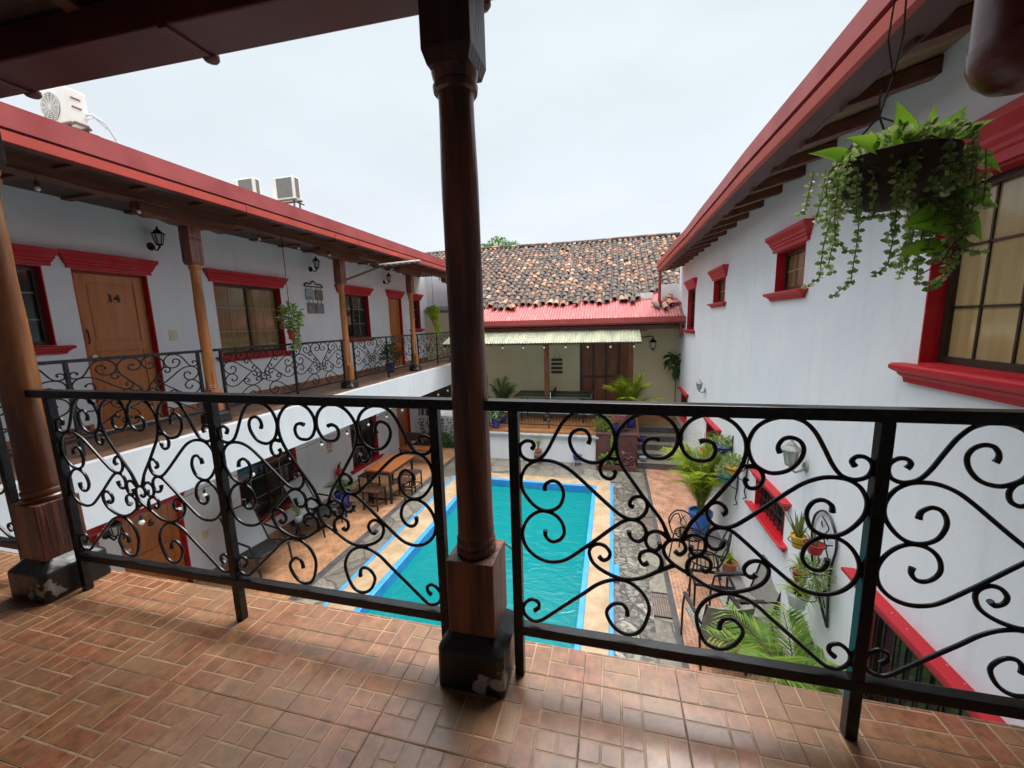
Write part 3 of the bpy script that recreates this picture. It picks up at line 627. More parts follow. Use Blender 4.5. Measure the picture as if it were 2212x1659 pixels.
def door(par, X, s, y0, y1, z0, z1, number=None, knob='y0', m='door', lh=.21, dep=.13, lint=True, panels=((.56,.93),(.10,.50)), lab=None):
    e = .012; a = X-s*dep; th = s*.04
    b = MB(); xa, xb = sorted((a, a+th)); b.box(xa, xb, y0+.035, y1-.035, z0+.01, z1-.04)
    w = y1-y0; h = z1-z0
    d = b.build('door', m, par)
    if lab: d['label'] = lab
    st = MB(); xs, xt = sorted((a+th, a+th+s*.014)); i0, i1 = y0+.035, y1-.035
    st.box(xs,xt,i0,i0+.13*w,z0+.01,z1-.04).box(xs,xt,i1-.13*w,i1,z0+.01,z1-.04)
    last = z0+.01
    for lo, hi in sorted(panels):
        st.box(xs,xt,i0+.13*w,i1-.13*w,last,z0+lo*h); last = z0+hi*h
    st.box(xs,xt,i0+.13*w,i1-.13*w,last,z1-.04); st.build('stiles', m, d, bevel=.004)
    pn = MB(); xs, xt = sorted((a+th+.0005*s, a+th+s*.008))
    for lo, hi in panels: pn.box(xs,xt,i0+.13*w+.03,i1-.13*w-.03,z0+lo*h+.03,z0+hi*h-.03)
    pn.build('raised_panels', m, d, bevel=.006)
    r = MB(); c, q = sorted((X+s*.005, X-s*dep)); r.box(c,q,y0,y0+e,z0,z1).box(c,q,y1-e,y1,z0,z1).box(c,q,y0+e,y1-e,z1-e,z1); r.build('reveal', 'red', d)
    j = MB(); c, q = sorted((a+s*.045, a-s*.01)); j.box(c,q,y0+e,y0+.034,z0,z1-e).box(c,q,y1-.034,y1-e,z0,z1-e).box(c,q,y0+.034,y1-.034,z1-.039,z1-e); j.build('jamb', 'doord', d)
    ky = y0+.09 if knob == 'y0' else y1-.09
    MB().tube([(a+th,ky,z0+1.0),(a+th+s*.05,ky,z0+1.0),(a+th+s*.075,ky,z0+1.0)], [.012,.014,.028], 12).build('knob', 'white_metal', d, True)
    MB().tube([(a+th,ky,z0+1.17),(a+th+s*.05,ky-.01,z0+1.19),(a+th+s*.05,ky-.01,z0+1.32),(a+th,ky,z0+1.36)], .009, 8).build('pull_handle', 'iron', d, True)
    if number: text_mesh(number, .15, 'iron', d, (a+th+s*.020, (y0+y1)/2+.02, z0+h*.835), (0,s,0), (0,0,1))
    if lint: lintel(X, s, y0, y1, z1+.004, lh, .02, d)
    return d
# left wing building
wing = thing('hotel_wing', (WX,7,G), 'two storey white wing on the left with red trimmed doors and windows', 'building')
up = [(2.0,3.38,1.17,2.12),(3.65,4.50,.0,2.12),(5.50,6.92,.85,2.12),(8.75,9.98,1.0,2.14),(11.0,11.78,.0,2.16),(12.35,13.05,1.17,2.15)]
dn = [(2.4,3.40,G,-1.32),(3.62,4.46,G,-1.28),(5.46,6.85,-2.36,-1.17),(8.70,9.90,-2.44,-1.15),(11.05,11.85,G,-1.16),(12.45,13.6,-2.2,-1.1)]
b = MB(); wall_x(b, WX-.25, WX, -1.6, 14.2, G, 3.35, up+dn); b.build('wall', 'white', wing)
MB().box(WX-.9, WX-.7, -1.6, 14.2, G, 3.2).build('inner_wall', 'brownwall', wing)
window(wing, WX, 1, *up[0], 4, 3, 'glassd', lab='dark window left of door 14')
door(wing, WX, 1, *up[1], '14', lab='orange wooden door numbered 14')
window(wing, WX, 1, *up[2], 4, 3, 'curtain', lab='amber curtained window with twelve panes')
window(wing, WX, 1, *up[3], 4, 3, 'glassd')
door(wing, WX, 1, *up[4], None)
window(wing, WX, 1, *up[5], 3, 3, 'glassd')
door(wing, WX, 1, *dn[0], None, m='doord')
door(wing, WX, 1, *dn[1], '6', lab='orange wooden door numbered 6 on the ground floor')
window(wing, WX, 1, *dn[2], 4, 3, 'glassd', bars='alul'); window(wing, WX, 1, *dn[3], 4, 3, 'glassd', bars='alu')
door(wing, WX, 1, *dn[4], None); window(wing, WX, 1, *dn[5], 4, 3, 'glassd', bars='alu')
MB().box(WX+.0, -5.25, 1.42, 13.6, -.30, -.004).build('floor_slab', 'wfloor', wing)
MB().box(-5.25, -5.13, 1.42, 13.6, -.66, -.0).build('white_fascia', 'white', wing)
b = MB()
for a, c in ((1.42,3.58),(4.52,10.98),(11.8,13.55)): b.box(WX, WX+.02, a, c, .0, .13)
b.build('skirting', 'skirt', wing)
# wing gallery end wall
MB().box(WX,-5.1,13.62,13.8,1.15,3.3).build('end_wall', 'white', wing); MB().box(WX,-5.1,13.60,13.8,-.3,1.15).build('end_wainscot', 'brownwall', wing)
# roof of the wing
ex, ez = -4.62, 3.07
M['zinc'] = mat('weathered_zinc', (.34,.33,.32), .6, (.26,.24,.23), 3)
rf = MB().prism([(ex+.02,ez-.06),(ex+.02,ez),(-9.6,ez+1.25),(-9.6,ez+1.19)], -1.6, 13.2, 'y').build('roof', 'zinc', wing)
MB().box(ex, ex+.05, -1.6, 13.2, ez-.17, ez+.012).build('roof_fascia', 'fascia', rf)
g = MB().prism([(ex+.050,ez-.195),(ex+.050,ez-.275),(ex+.038,ez-.280),(ex+.03,ez-.195)], -1.6, 13.2, 'y')
MB().box(ex-.12, ex+.036, -1.6, 13.2, ez-.262, ez-.205).build('gutter_underside', 'maroon', rf)
g.build('gutter', 'gutter', rf)
MB().box(ex-.05, ex+.02, -1.6, 13.2, ez-.20, ez-.165).build('gutter_shadow_strip', 'maroon', rf)  # dark strip coloured in for the shadow line between fascia and gutter
b = MB()
for y in (4.4, 6.1, 6.75, 8.6, 10.5, 12.0): b.box(ex+.05, ex+.056, y, y+.035, ez-.282, ez-.19)
b.build('gutter_joints', 'fascia', rf)
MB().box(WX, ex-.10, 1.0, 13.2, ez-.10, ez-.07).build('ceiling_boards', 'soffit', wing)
b = MB()
for i in range(18): y = 1.7+i*.66; MB().box(WX+.01, ex-.11, y, y+.09, ez-.13, ez-.101).build('rafter', 'beam', wing)
MB().box(XW-.11, XW+.07, -1.5, 13.2, 2.835, 3.0).build('eaves_beam', 'beam', wing, bevel=.01)
# right wing building
rw = thing('right_house', (RX,6,G), 'tall white plastered house wall on the right with red framed windows', 'building')
ur = [(10.9,11.9,.98,2.04),(8.18,9.05,1.57,2.02),(5.05,5.83,1.58,2.07),(1.75,3.24,.95,2.06)]
lr = [(11.4,12.4,-1.5,-.86),(8.05,9.1,-1.55,-.92),(5.02,6.0,-1.36,-.95),(1.6,3.50,-2.6,-.95)]
b = MB(); wall_x(b, RX, RX+.28, -1.6, 13.45, G, 3.02, ur+lr); b.build('wall', 'white', rw)
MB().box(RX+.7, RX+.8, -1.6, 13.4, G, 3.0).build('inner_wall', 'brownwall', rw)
window(rw, RX, -1, *ur[0], 1, 3, 'glassd', bars='alu', leaves=1, sh=.08, lh=.22)
window(rw, RX, -1, *ur[1], 2, 2, 'curtain', leaves=1, lh=.2, sh=.08)
window(rw, RX, -1, *ur[2], 3, 2, 'curtain', leaves=1, lh=.2, sh=.10)
window(rw, RX, -1, *ur[3], 6, 3, 'curtain2', bars='alu', leaves=2, lh=.25, sh=.13, lab='large amber window with thick red sill at the right edge')
for o, k in ((lr[0],0),(lr[1],0),(lr[2],0)): window(rw, RX, -1, *o, 4, 1, 'glassd', bars='alu', grille=True, lh=.12, sh=.10)
window(rw, RX, -1, *lr[3], 6, 4, 'glassd', bars='alu', grille=True, lh=.13, sl=False, chip=True, lab='wide dark grilled window with chipped red lintel at the lower right')
def ewob(y): return .007*math.sin(y*.9)+.003*math.sin(y*2.3+1)
ys = [-1.6+i*.49 for i in range(31)]
def ribbon(prof, name, m, par):   # long eave piece with the slight waves of old hand-made work
    b = MB(); b.loft([[(1.3+x+ewob(y), y, z+ewob(y*1.3+2)) for x, z in prof] for y in ys]); return b.build(name, m, par)
rr = ribbon([(-.01,2.805),(-.01,2.945),(.02,2.945),(2.6,3.62),(2.6,3.55),(.06,2.86),(.022,2.805)], 'roof', 'fascia', rw)
ribbon([(.012,2.70),(-.004,2.772),(.05,2.772),(.06,2.70)], 'gutter', 'gutter', rr)
ribbon([(.025,2.773),(.025,2.81),(.05,2.81),(.05,2.773)], 'gutter_shadow_strip', 'maroon', rr)  # dark maroon strip painted as the line of shade above the right gutter
ribbon([(.062,2.70),(.062,2.72),(.24,2.73),(.24,2.705)], 'underboard', 'purple', rr)
MB().add([(1.5,-1.6,2.755),(1.5,13.1,2.755),(2.0,13.1,2.90),(2.0,-1.6,2.90)], [(0,1,2,3)]).build('cane_ceiling', 'cane', rw)
b = MB(); y = .9
while y < 13.0:
    MB().loft([[(1.5,y,2.66),(1.5,y+.10,2.66),(1.5,y+.10,2.75),(1.5,y,2.75)], [(2.02,y,2.79),(2.02,y+.10,2.79),(2.02,y+.10,2.895),(2.02,y,2.895)]]).build('rafter', 'beam', rw, bevel=.006); y += .615

t = MB().tube([(1.37,12.9,2.72),(1.37,12.95,2.62),(1.37,12.95,1.86),(1.40,12.96,1.78),(1.48,12.98,1.76),(2.0,13.0,1.74)], .045, 12).build('downpipe', 'fascia', rw, True)
tag(MB().tube([(1.42+.03*math.sin(i*1.7), 2.0+i*.45, 2.64-.05*math.sin(math.pi*(i%4)/4)) for i in range(24)], .004, 5).build('hanging_cable', 'rubber', None, True), 'thin loose cable running under the right eave', 'cable')
# small iron ornament on the wall
tag(MB().tube([(RX-.01,8.95+.03*math.sin(k),-.86-.03*k) for k in range(9)], .012, 6).build('wall_ornament', 'iron', None, True), 'small black iron ornament on the white wall between the lower windows', 'ornament')
# ---------------------------------------------------------------- near gallery roof (over the camera)
nr = thing('near_gallery_roof', (0,0,2.7), 'dark maroon roof and gutter over the viewer at the top left', 'roof')
def ye(x): return 1.796+.0398*(x+3.567)
b = MB(); b.loft([[(x,ye(x),2.70),(x,ye(x)+.01,2.86),(x,ye(x)-.235,2.86),(x,ye(x)-.235,2.70)] for x in (-6.6,-4.4,-2.2,0,1.28)]); b.build('gutter', 'maroon', nr, bevel=.01)
for x in (-3.33, -2.06, -.6):
    MB().box(x, x+.05, ye(x)-.24, ye(x)+.008, 2.685, 2.87).build('gutter_collar', 'maroon', nr, bevel=.008)
    MB().lathe((x+.025, ye(x)+.0, 2.672), [(.004,0),(.03,.008),(.04,.022),(.04,.04)], 12).build('gutter_boss', 'maroon', nr, True)
MB().loft([[(x,ye(x)+.03,2.87),(x,ye(x)+.03,2.92),(x,-1.6,3.62),(x,-1.6,3.57)] for x in (-8,1.28)]).build('roof_sheet', 'fascia', nr)
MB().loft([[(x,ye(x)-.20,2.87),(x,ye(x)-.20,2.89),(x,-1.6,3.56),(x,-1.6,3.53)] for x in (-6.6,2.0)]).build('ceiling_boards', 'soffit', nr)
b = MB(); x = -6.3
while x < 2.0:
    MB().loft([[(x,1.60,2.84),(x+.09,1.60,2.84),(x+.09,1.60,2.92),(x,1.60,2.92)], [(x,-1.6,3.46),(x+.09,-1.6,3.46),(x+.09,-1.6,3.55),(x,-1.6,3.55)]]).build('rafter', 'beam', nr); x += .62
MB().box(-6.6,2.0,1.18,1.36,2.872,3.0).build('eaves_beam', 'beam', nr, bevel=.01)
back = thing('gallery_back_wall', (-1.5,-1.6,0), 'white back wall of the near gallery behind the viewer', 'wall'); MB().box(-6.6,2.0,-1.8,-1.6,0,3.6).build('wall', 'white', back)
# capped pipe hanging at the top right
t = thing('capped_pipe', (1.16,1.62,1.92), 'thick maroon pipe with a rounded cap hanging at the top right corner', 'pipe')
MB().lathe((1.165,1.62,1.92), [(.005,.018),(.035,.02),(.075,.035),(.105,.065),(.122,.105),(.126,.15)], 32).build('end_cap', 'maroon', t, True)
MB().lathe((1.165,1.62,1.92), [(.122,.15),(.122,.80)], 32).build('barrel', 'maroon', t, True)
# ---------------------------------------------------------------- far building
TZ = -1.85
far = thing('tiled_house', (-2,13.4,TZ), 'low cream house with an old clay tile roof at the far end of the courtyard', 'building')
b = MB(); b.box(-6.6,-1.04,13.4,13.65,TZ,1.7); b.box(.66,2.3,13.4,13.65,TZ,1.7); b.box(-1.04,.66,13.4,13.65,.85,1.7); b.build('wall', 'cream', far)
d = MB().box(-1.04,.66,13.44,13.5,TZ,.85).build('folding_door', 'doord', far)
b = MB()
for x in (-1.04,-.63,-.22,.19,.59): b.box(x,x+.07,13.39,13.44,TZ,.85)
for z in (TZ, -.6, .75): b.box(-.97,.6,13.40,13.44,z,z+.08)
b.build('door_frame', 'wdark', d)
MB().box(-6.6,-4.3,13.33,13.398,TZ,-.5).build('wainscot', 'brownwall', far)
# roof: sloping bed, clay tiles, sheet strip, gutter
sl_ = .462; RY, RZ = 12.27, 1.34
def rz(y): return RZ+(y-RY)*sl_
bed = MB().add([(-10,13.3,rz(13.3)-.02),(2.7,13.3,rz(13.3)-.02),(2.7,20,rz(20)-.02),(-10,20,rz(20)-.02)], [(0,1,2,3)])
bd = bed.build('roof_bed', 'step', far)
tl = MB(); ch = MB(); n = 7
def barrel(mb, x, y, r0, r1, L, up, lift, yaw, th=.014):
    ca = math.cos(math.atan(sl_)); sa = math.sin(math.atan(sl_)); o = []
    A = Vector((math.sin(yaw), ca*math.cos(yaw), sa*math.cos(yaw))); B = Vector((math.cos(yaw), -math.sin(yaw)*ca, -math.sin(yaw)*sa)); C = B.cross(A)
    if C.z < 0: C = -C
    P = Vector((x, y, rz(y)+lift)); rings = []
    for (rr, q, l2) in ((r0, 0, .018), (r1, L, 0)):
        ring = []
        for j in range(n): w = math.pi*j/(n-1); ring.append(P+A*q+B*math.cos(w)*rr+C*(up*math.sin(w)*rr*.82+l2))
        for j in range(n-1,-1,-1): w = math.pi*j/(n-1); ring.append(P+A*q+B*math.cos(w)*(rr-th)+C*(up*math.sin(w)*(rr-th)*.82+l2-.002))
        rings.append(ring)
    mb.loft(rings)
x = -9.9; ci = 0
while x < 2.75:
    y = 13.30 + random.choice((0,0,0,.0,.12,-.14,.3 if random.random() < .15 else 0)); 
    if x > .3: y += min(.9, (x-.3)*.62)
    if x > 1.75: y = 13.75
    if x > -3.95 and x < -3.2: y = 13.05
    j = 0
    if x < -4.6: y = max(y, 13.9)
    while y < 19.9:
        gap = random.random() < .02
        if not gap: barrel(tl, x+rv(-.02,.02)+.025*math.sin(y*1.3+x*.4), y+rv(-.03,.03), .088+rv(-.004,.006), .074, .42, 1, .045+rv(0,.015), rv(-.07,.07))
        barrel(ch, x+.12+.025*math.sin(y*1.3+x*.4), y+.05+rv(-.03,.03), .080, .072, .42, -1, .062, rv(-.04,.04))
        y += .325; j += 1
    x += .232
for x, y in ((-3.35,12.98),(-3.15,12.95),(-1.15,13.1),(.40,13.25),(.62,13.12),(.78,13.4),(1.35,12.75),(1.55,12.62),(1.45,13.0),(1.72,12.85),(1.65,13.3)): barrel(tl, x, y, .088, .074, .40, 1, .07, rv(-.4,.4))
tl.build('clay_tiles', 'roof', far, True); ch.build('channel_tiles', 'roof', far, True)
b = MB()
for i in range(64):
    x = -9.9+i*.2; zz = rz(20)+.09+.02*math.sin(x*.8); b.tube([(x,20,zz),(x+.22,20,zz+.012)], [.10,.09], 8)
b.build('ridge_tiles', 'roof', far, True)
def corr(mb, x0, x1, y0, z0, y1, z1, pitch, amp, th=.002):
    k = int((x1-x0)/pitch*6); o = len(mb.v)
    for i in range(k+1):
        x = x0+(x1-x0)*i/k; a = amp*math.sin(2*math.pi*(x-x0)/pitch)
        mb.v += [(x,y0,z0+a),(x,y1,z1+a),(x,y0,z0+a-th),(x,y1,z1+a-th)]
    for i in range(k):
        p = o+4*i; mb.f += [(p,p+4,p+5,p+1),(p+2,p+3,p+7,p+6),(p,p+2,p+6,p+4)]
b = MB(); corr(b, -4.5, 1.95, 12.26, rz(12.26)+.02, 14.2, rz(14.2)+.0, .085, .011); b.build('corrugated_strip', 'redmetal', far, True)
b = MB().box(-4.55,2.0,12.10,12.25,1.175,1.20).box(-4.55,2.0,12.08,12.10,1.165,1.345).box(-4.55,2.0,12.25,12.27,1.175,1.33)
b.build('gutter', 'fascia', far)
MB().box(-4.55,2.0,12.075,12.099,1.155,1.205).build('gutter_lip', 'maroon', far)
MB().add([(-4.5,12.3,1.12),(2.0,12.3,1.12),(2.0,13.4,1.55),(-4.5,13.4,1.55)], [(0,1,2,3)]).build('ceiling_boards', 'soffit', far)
MB().box(-4.5,1.98,12.33,12.47,1.0,1.115).build('eaves_beam', 'beam', far)
MB().tube([(1.9,12.2,1.2),(1.9,12.25,1.0),(1.93,12.4,.75)], .04, 10).build('downpipe', 'fascia', far, True)
for a in ((1.45,2.0,13.5,13.6,1.7,2.35),(.85,1.25,13.55,13.62,1.9,2.12),(-4.2,-3.75,13.5,13.6,1.85,2.02)): MB().box(*a).build('parapet_patch', 'white', far)
# posts of the far eave
for x, lab in ((-2.0,'square brown post in front of the cream wall'), (.55,'square orange brown post beside the folding door')):
    t = thing('eave_post', (x,12.4,TZ), lab, 'wooden post', 'posts under the far eave'); MB().box(x-.075,x+.075,12.33,12.47,TZ+.12,1.0).build('shaft', 'doord', t, bevel=.006)
    MB().box(x-.12,x+.12,12.28,12.52,TZ,TZ+.12).build('plinth', 'plinth', t, bevel=.01)
    MB().prism([(x-.5,1.0),(x-.42,.95),(x-.15,.93),(x+.15,.93),(x+.42,.95),(x+.5,1.0)], 12.325, 12.475, 'y').build('bracket_beam', 'beam', t)
# awning
t = thing('awning', (-2.1,11.8,.8), 'pale green corrugated sheet awning hung in front of the cream wall', 'awning')
b = MB(); corr(b, -5.05, .78, 11.3, .70, 12.24, 1.015, .076, .012); b.build('corrugated_sheet', 'awning', t, True)
b = MB()
for x in (-5.0,-3.5,-2.05,-.6,.72): b.bar((x,11.32,.665),(x,12.3,.985),.03)
b.bar((-5.03,11.34,.66),(.77,11.34,.66),.03); b.build('frame', 'alu', t)
def bulb_string(name, pts, label, drop=.07, r=.032, cat='string lights'):
    t = thing(name, pts[0], label, cat); pts = [Vector(p) for p in pts]
    line = []
    for a, c in zip(pts[:-1], pts[1:]):
        for k in range(4): q = k/4; line.append(a.lerp(c, q)-Vector((0,0,.10*q*(1-q))))
    line.append(pts[-1]); MB().tube(line, .004, 5).build('cable', 'rubber', t)
    for p in pts:
        s = MB().tube([p, p-Vector((0,0,drop))], .003, 5).tube([p-Vector((0,0,drop)), p-Vector((0,0,drop+.045))], .017, 8).build('socket', 'rubber', t)
        MB().lathe(p-Vector((0,0,drop+.045+r*2.1)), [(.002,0),(r*.6,r*.25),(r*.95,r*.8),(r,r*1.2),(r*.7,r*1.8),(r*.45,r*2.1)], 12).build('bulb', 'bulb', s, True)
bulb_string('string_lights', [(-5.0+i*.62,11.34,.64) for i in range(10)], 'string of small bulbs under the front edge of the corrugated awning', .01, .028)
# terrace, plinth wall, steps
struct(MB().box(-3.75,.7,11.1,13.4,G,TZ-.01).box(.7,2.0,12.1,13.4,G,TZ-.01), 'terrace', 'terr', 'raised orange tiled terrace in front of the cream house')
w = thing('plinth_wall', (-1.9,11.03,G), 'low white retaining wall with a grey ledge below the terrace', 'wall')
MB().box(-3.72,-.42,11.04,11.1,G,-2.0).build('wall', 'white', w); MB().box(-3.76,-.33,10.96,11.16,-2.0,-1.93).build('ledge', 'ledge', w, bevel=.015)
w = thing('planter_block', (.15,11.1,G), 'dark maroon wall block beside the steps', 'wall'); MB().box(-.40,.69,10.98,12.1,G,TZ).build('block', 'brownw', w); MB().box(-.42,.71,10.96,12.1,TZ,TZ+.03).build('top', 'purple', w)
w = thing('garden_wall', (-5.3,12.3,G), 'low white wall behind the small garden at the far left', 'wall'); MB().box(-6.6,-3.76,12.2,12.35,G,-1.82).build('wall', 'white', w)
b = MB(); tr = MB()
for i in range(5):
    z = G+.18*(i+1); y = 10.9+.28*i; b.box(.71,1.99,y,12.1 if i < 4 else 12.3,z-.18,z-.02); tr.box(.71,1.99,y-.015,y+.29,z-.02,z)
st = struct(b, 'steps', 'step', 'dark stone steps up to the terrace at the right'); struct(tr, 'step_treads', 'tread', 'pale treads of the stone steps')
sheet('terrace_floor', 'terr', .7, 2.0, 12.3, 13.4, TZ+.002, 'orange tiled landing above the steps')
# terrace railing
t = thing('terrace_railing', (-1.7,11.42,TZ), 'low black iron railing along the terrace edge', 'railing')
b = MB().bar((-3.7,11.42,TZ+.43),(.1,11.42,TZ+.43),.025).bar((-3.7,11.42,TZ+.10),(.1,11.42,TZ+.10),.02); b.build('rails', 'iron', t)
b = MB()
for i in range(40): x = -3.68+i*.096; b.bar((x,11.42,TZ+.1),(x,11.42,TZ+.43),.010)
for i in range(3,40,6): x = -3.68+i*.096+.048; b.bar((x-.03,11.42,TZ+.2),(x-.03,11.42,TZ+.34),.008).bar((x+.03,11.42,TZ+.2),(x+.03,11.42,TZ+.34),.008)
b.build('balusters', 'iron', t)
b = MB()
for x in (-3.65,-1.8,.05): b.bar((x,11.42,TZ-.01),(x,11.42,TZ+.44),.03)
b.build('feet', 'iron', t)
# table tennis table
t = thing('table_tennis_table', (-1.8,12.8,TZ), 'dark green table tennis table with a net on the terrace', 'table')
MB().box(-3.05,-.60,12.05,13.25,-1.06,-1.035).build('tabletop', 'green_t', t)
MB().box(-3.05,-.60,12.05,12.07,-1.0345,-1.0335).box(-3.05,-.60,13.23,13.25,-1.0345,-1.0335).box(-3.05,-.60,12.64,12.655,-1.0345,-1.0335).box(-.62,-.60,12.07,13.23,-1.0345,-1.0335).build('lines', 'whiteline', t)
MB().box(-1.832,-1.825,11.98,13.32,-1.03,-.89).build('net', 'green_t', t)
b = MB()
for y in (11.98,13.32): b.bar((-1.83,y,-1.06),(-1.83,y,-.86),.02)
b.build('net_posts', 'white_metal', t)
for x in (-2.8,-.85):
    for y in (12.2,13.1): MB().bar((x,y,TZ),(x,y,-1.06),.04).build('leg', 'iron', t)
# slatted sign on the far wall
t = thing('slat_hanging', (-1.78,13.3,.2), 'hanging rack of four dark wooden slats on the cream wall', 'wall hanging')
for i in range(4): MB().box(-2.0,-1.62,13.34,13.36,-.03-i*.14,.055-i*.14).build('slat', 'wdark', t)
MB().tube([(-1.9,13.35,.06),(-1.8,13.37,.40),(-1.70,13.35,.06)], .006, 5).build('cord', 'rubber', t)
# ---------------------------------------------------------------- lanterns
def lantern(x, y, z, sx, label, m='iron', h=.26, wallx=None, wally=None, group=None):
    """coach lantern: wall plate and arm towards the wall, caged glass, finial"""
    t = thing('wall_lantern', (x,y,z), label, 'wall lantern', group); r = h*.30
    MB().lathe((x,y,z), [(.004,-h*.62),(.012,-h*.56),(.008,-h*.5),(r*.55,-h*.42),(r*.62,-h*.36)], 8).build('base_cup', m, t)
    MB().lathe((x,y,z), [(r*.5,-h*.36),(r*.86,h*.18)], 8).build('glass', 'lampglass', t, True)
    b = MB()
    for k in range(6): w = k*math.pi/3; b.bar((x+r*.58*math.cos(w),y+r*.58*math.sin(w),z-h*.36),(x+r*.93*math.cos(w),y+r*.93*math.sin(w),z+h*.18),.008)
    b.build('cage', m, t)
    MB().lathe((x,y,z), [(r*1.15,h*.18),(r*1.12,h*.22),(r*.6,h*.36),(r*.5,h*.42),(r*.2,h*.5),(.012,h*.52),(.016,h*.58),(.003,h*.66)], 8).build('cap', m, t)
    if wallx is not None:
        s = 1 if wallx > x else -1
        MB().tube([(x,y,z-h*.5),(x+s*.05,y,z-h*.7),(x+s*.10,y,z-h*.62),(wallx,y,z-h*.45)], .012, 8).build('arm', m, t, True)
        MB().tube([(wallx-s*.02,y,z-h*.45),(wallx,y,z-h*.45)], [.05,.06], 12).build('wall_plate', m, t)
    if wally is not None:
        MB().tube([(x,y,z+h*.6),(x-.05,y,z+h*.7),(x-.30,y+.02,z+h*.62),(x-.36,wally,z+h*.62)], .018, 8).build('arm', m, t, True)
gl = 'black lanterns on the left wing wall'
lantern(WX+.17,4.62,2.66,1,'black lantern high on the wall right of door 14','iron',.25,WX,group=gl)
lantern(WX+.17,7.85,2.72,1,'black lantern above the hanging ceramic tiles','iron',.25,WX,group=gl)
lantern(WX+.17,10.85,2.70,1,'black lantern above the far door of the left wing','iron',.25,WX,group=gl)
lantern(WX+.17,3.50,-1.28,1,'black lantern beside ground floor door 6','iron',.25,WX,group=gl)
lantern(RX-.13,9.35,-.18,-1,'small grey glass lantern high on the white wall above the far red sill','pewter',.23,RX)
lantern(RX-.15,4.62,-.16,-1,'grey glass coach lantern on the white wall near the lower grilled window','pewter',.28,RX)
lantern(1.22,12.95,.52,1,'black lantern on a long arm at the right end of the awning','iron',.36,None,13.4)
# wing string lights
bulb_string('string_lights', [(XW+.09,y,2.86) for y in (2.1,2.86,3.72,5.38,6.2,7.0,8.3,9.3,10.9,12.2)], 'string of clear bulbs hanging along the upper left gallery beam', .09, .022)
bulb_string('string_lights', [(-5.10,2.3+i*.72,-.70) for i in range(15)], 'string of small bulbs below the white fascia of the left wing', .03, .03)
# wall plates, art, solar lamp
tag(MB().box(WX,WX+.012,4.68,4.80,1.17,1.33).box(WX+.012,WX+.018,4.72,4.76,1.22,1.28).build('switch_plate','plate',None,bevel=.003), 'cream switch plate on the wall right of door 14', 'switch')
tag(MB().box(WX,WX+.012,4.70,4.80,-2.15,-2.02).box(WX+.012,WX+.018,4.73,4.77,-2.11,-2.06).build('socket_plate','plate',None,bevel=.003), 'cream socket plate on the wall right of door 6', 'socket')
t = thing('tile_wall_hanging', (WX+.02,7.87,2.0), 'iron hanger with four square ceramic tiles on the left wing wall', 'wall art')
MB().tube([(WX+.02,7.58,2.24),(WX+.02,7.65,2.29),(WX+.02,7.76,2.27),(WX+.02,7.87,2.35),(WX+.02,7.98,2.27),(WX+.02,8.09,2.29),(WX+.02,8.16,2.24)], .014, 6).bar((WX+.02,7.58,2.22),(WX+.02,8.16,2.22),.02).build('hanger', 'iron', t)
for (yc, zc, m) in ((7.72,2.04,'artblue'),(8.02,2.04,'artbrown'),(7.75,1.74,'artgrey'),(8.02,1.74,'artgrey')):
    q = MB().box(WX+.01,WX+.03,yc-.12,yc+.12,zc-.115,zc+.115).build('ceramic_tile', m, t, bevel=.004)
    MB().bar((WX+.02,yc-.06,zc+.115),(WX+.02,yc-.06,zc+.18),.008).bar((WX+.02,yc+.06,zc+.115),(WX+.02,yc+.06,zc+.18),.008).build('chain', 'iron', q)
t = thing('solar_street_lamp', (-5.42,7.42,2.27), 'flat solar lamp on a long metal arm fixed to a golden post', 'solar lamp')
MB().tube([(-5.40,7.42,2.27),(-4.72,7.80,2.57)], .022, 10).build('arm', 'rust', t, True)
MB().bar((-4.80,7.76,2.575),(-4.02,8.10,2.66),.20,.03).build('panel', 'white_metal', t, bevel=.005)
b = MB()
for i in range(7): q = i/7+.03; p = Vector((-4.80,7.76,2.558)).lerp(Vector((-4.02,8.10,2.643)), q); p2 = Vector((-4.80,7.76,2.558)).lerp(Vector((-4.02,8.10,2.643)), q+.10); b.bar(p, p2, .17, .006)
b.build('lamp_cells', 'grey', t)
MB().bar((-4.85,7.73,2.54),(-4.72,7.79,2.60),.09,.08).build('hinge', 'iron', t)
# extinguisher and sign
t = thing('fire_extinguisher', (WX+.12,8.0,-2.6), 'red fire extinguisher hung on the white ground floor wall', 'fire extinguisher')
c = (WX+.12,8.0,-2.62); MB().lathe(c, [(.07,0),(.085,.015),(.085,.40),(.075,.45),(.045,.49),(.025,.51)], 20).build('cylinder', 'ext', t, True)
MB().lathe(c, [(.0865,.14),(.0865,.32)], 20, caps=False).build('label', 'extlab', t, True)
MB().box(c[0]-.02,c[0]+.02,7.98,8.02,-2.11,-2.05).bar((c[0],7.96,-2.05),(c[0],8.09,-2.0),.018).bar((c[0],8.02,-2.06),(c[0],8.09,-2.07),.014).build('valve', 'rubber', t)
MB().tube([(c[0],7.98,-2.09),(c[0]+.03,7.90,-2.08),(c[0]+.04,7.885,-2.2),(c[0]+.04,7.90,-2.42)], .010, 6).build('hose', 'rubber', t, True)
t = thing('safety_sign', (WX+.005,7.88,-1.55), 'small red and white safety sign above the fire extinguisher', 'sign')
MB().box(WX,WX+.006,7.78,7.98,-1.72,-1.40).build('board', 'whiteline', t); MB().box(WX+.006,WX+.008,7.79,7.97,-1.58,-1.41).build('red_field', 'red', t)
MB().box(WX+.008,WX+.010,7.815,7.86,-1.56,-1.44).box(WX+.008,WX+.010,7.885,7.95,-1.56,-1.52).box(WX+.008,WX+.010,7.90,7.93,-1.50,-1.44).build('pictogram', 'whiteline', t)
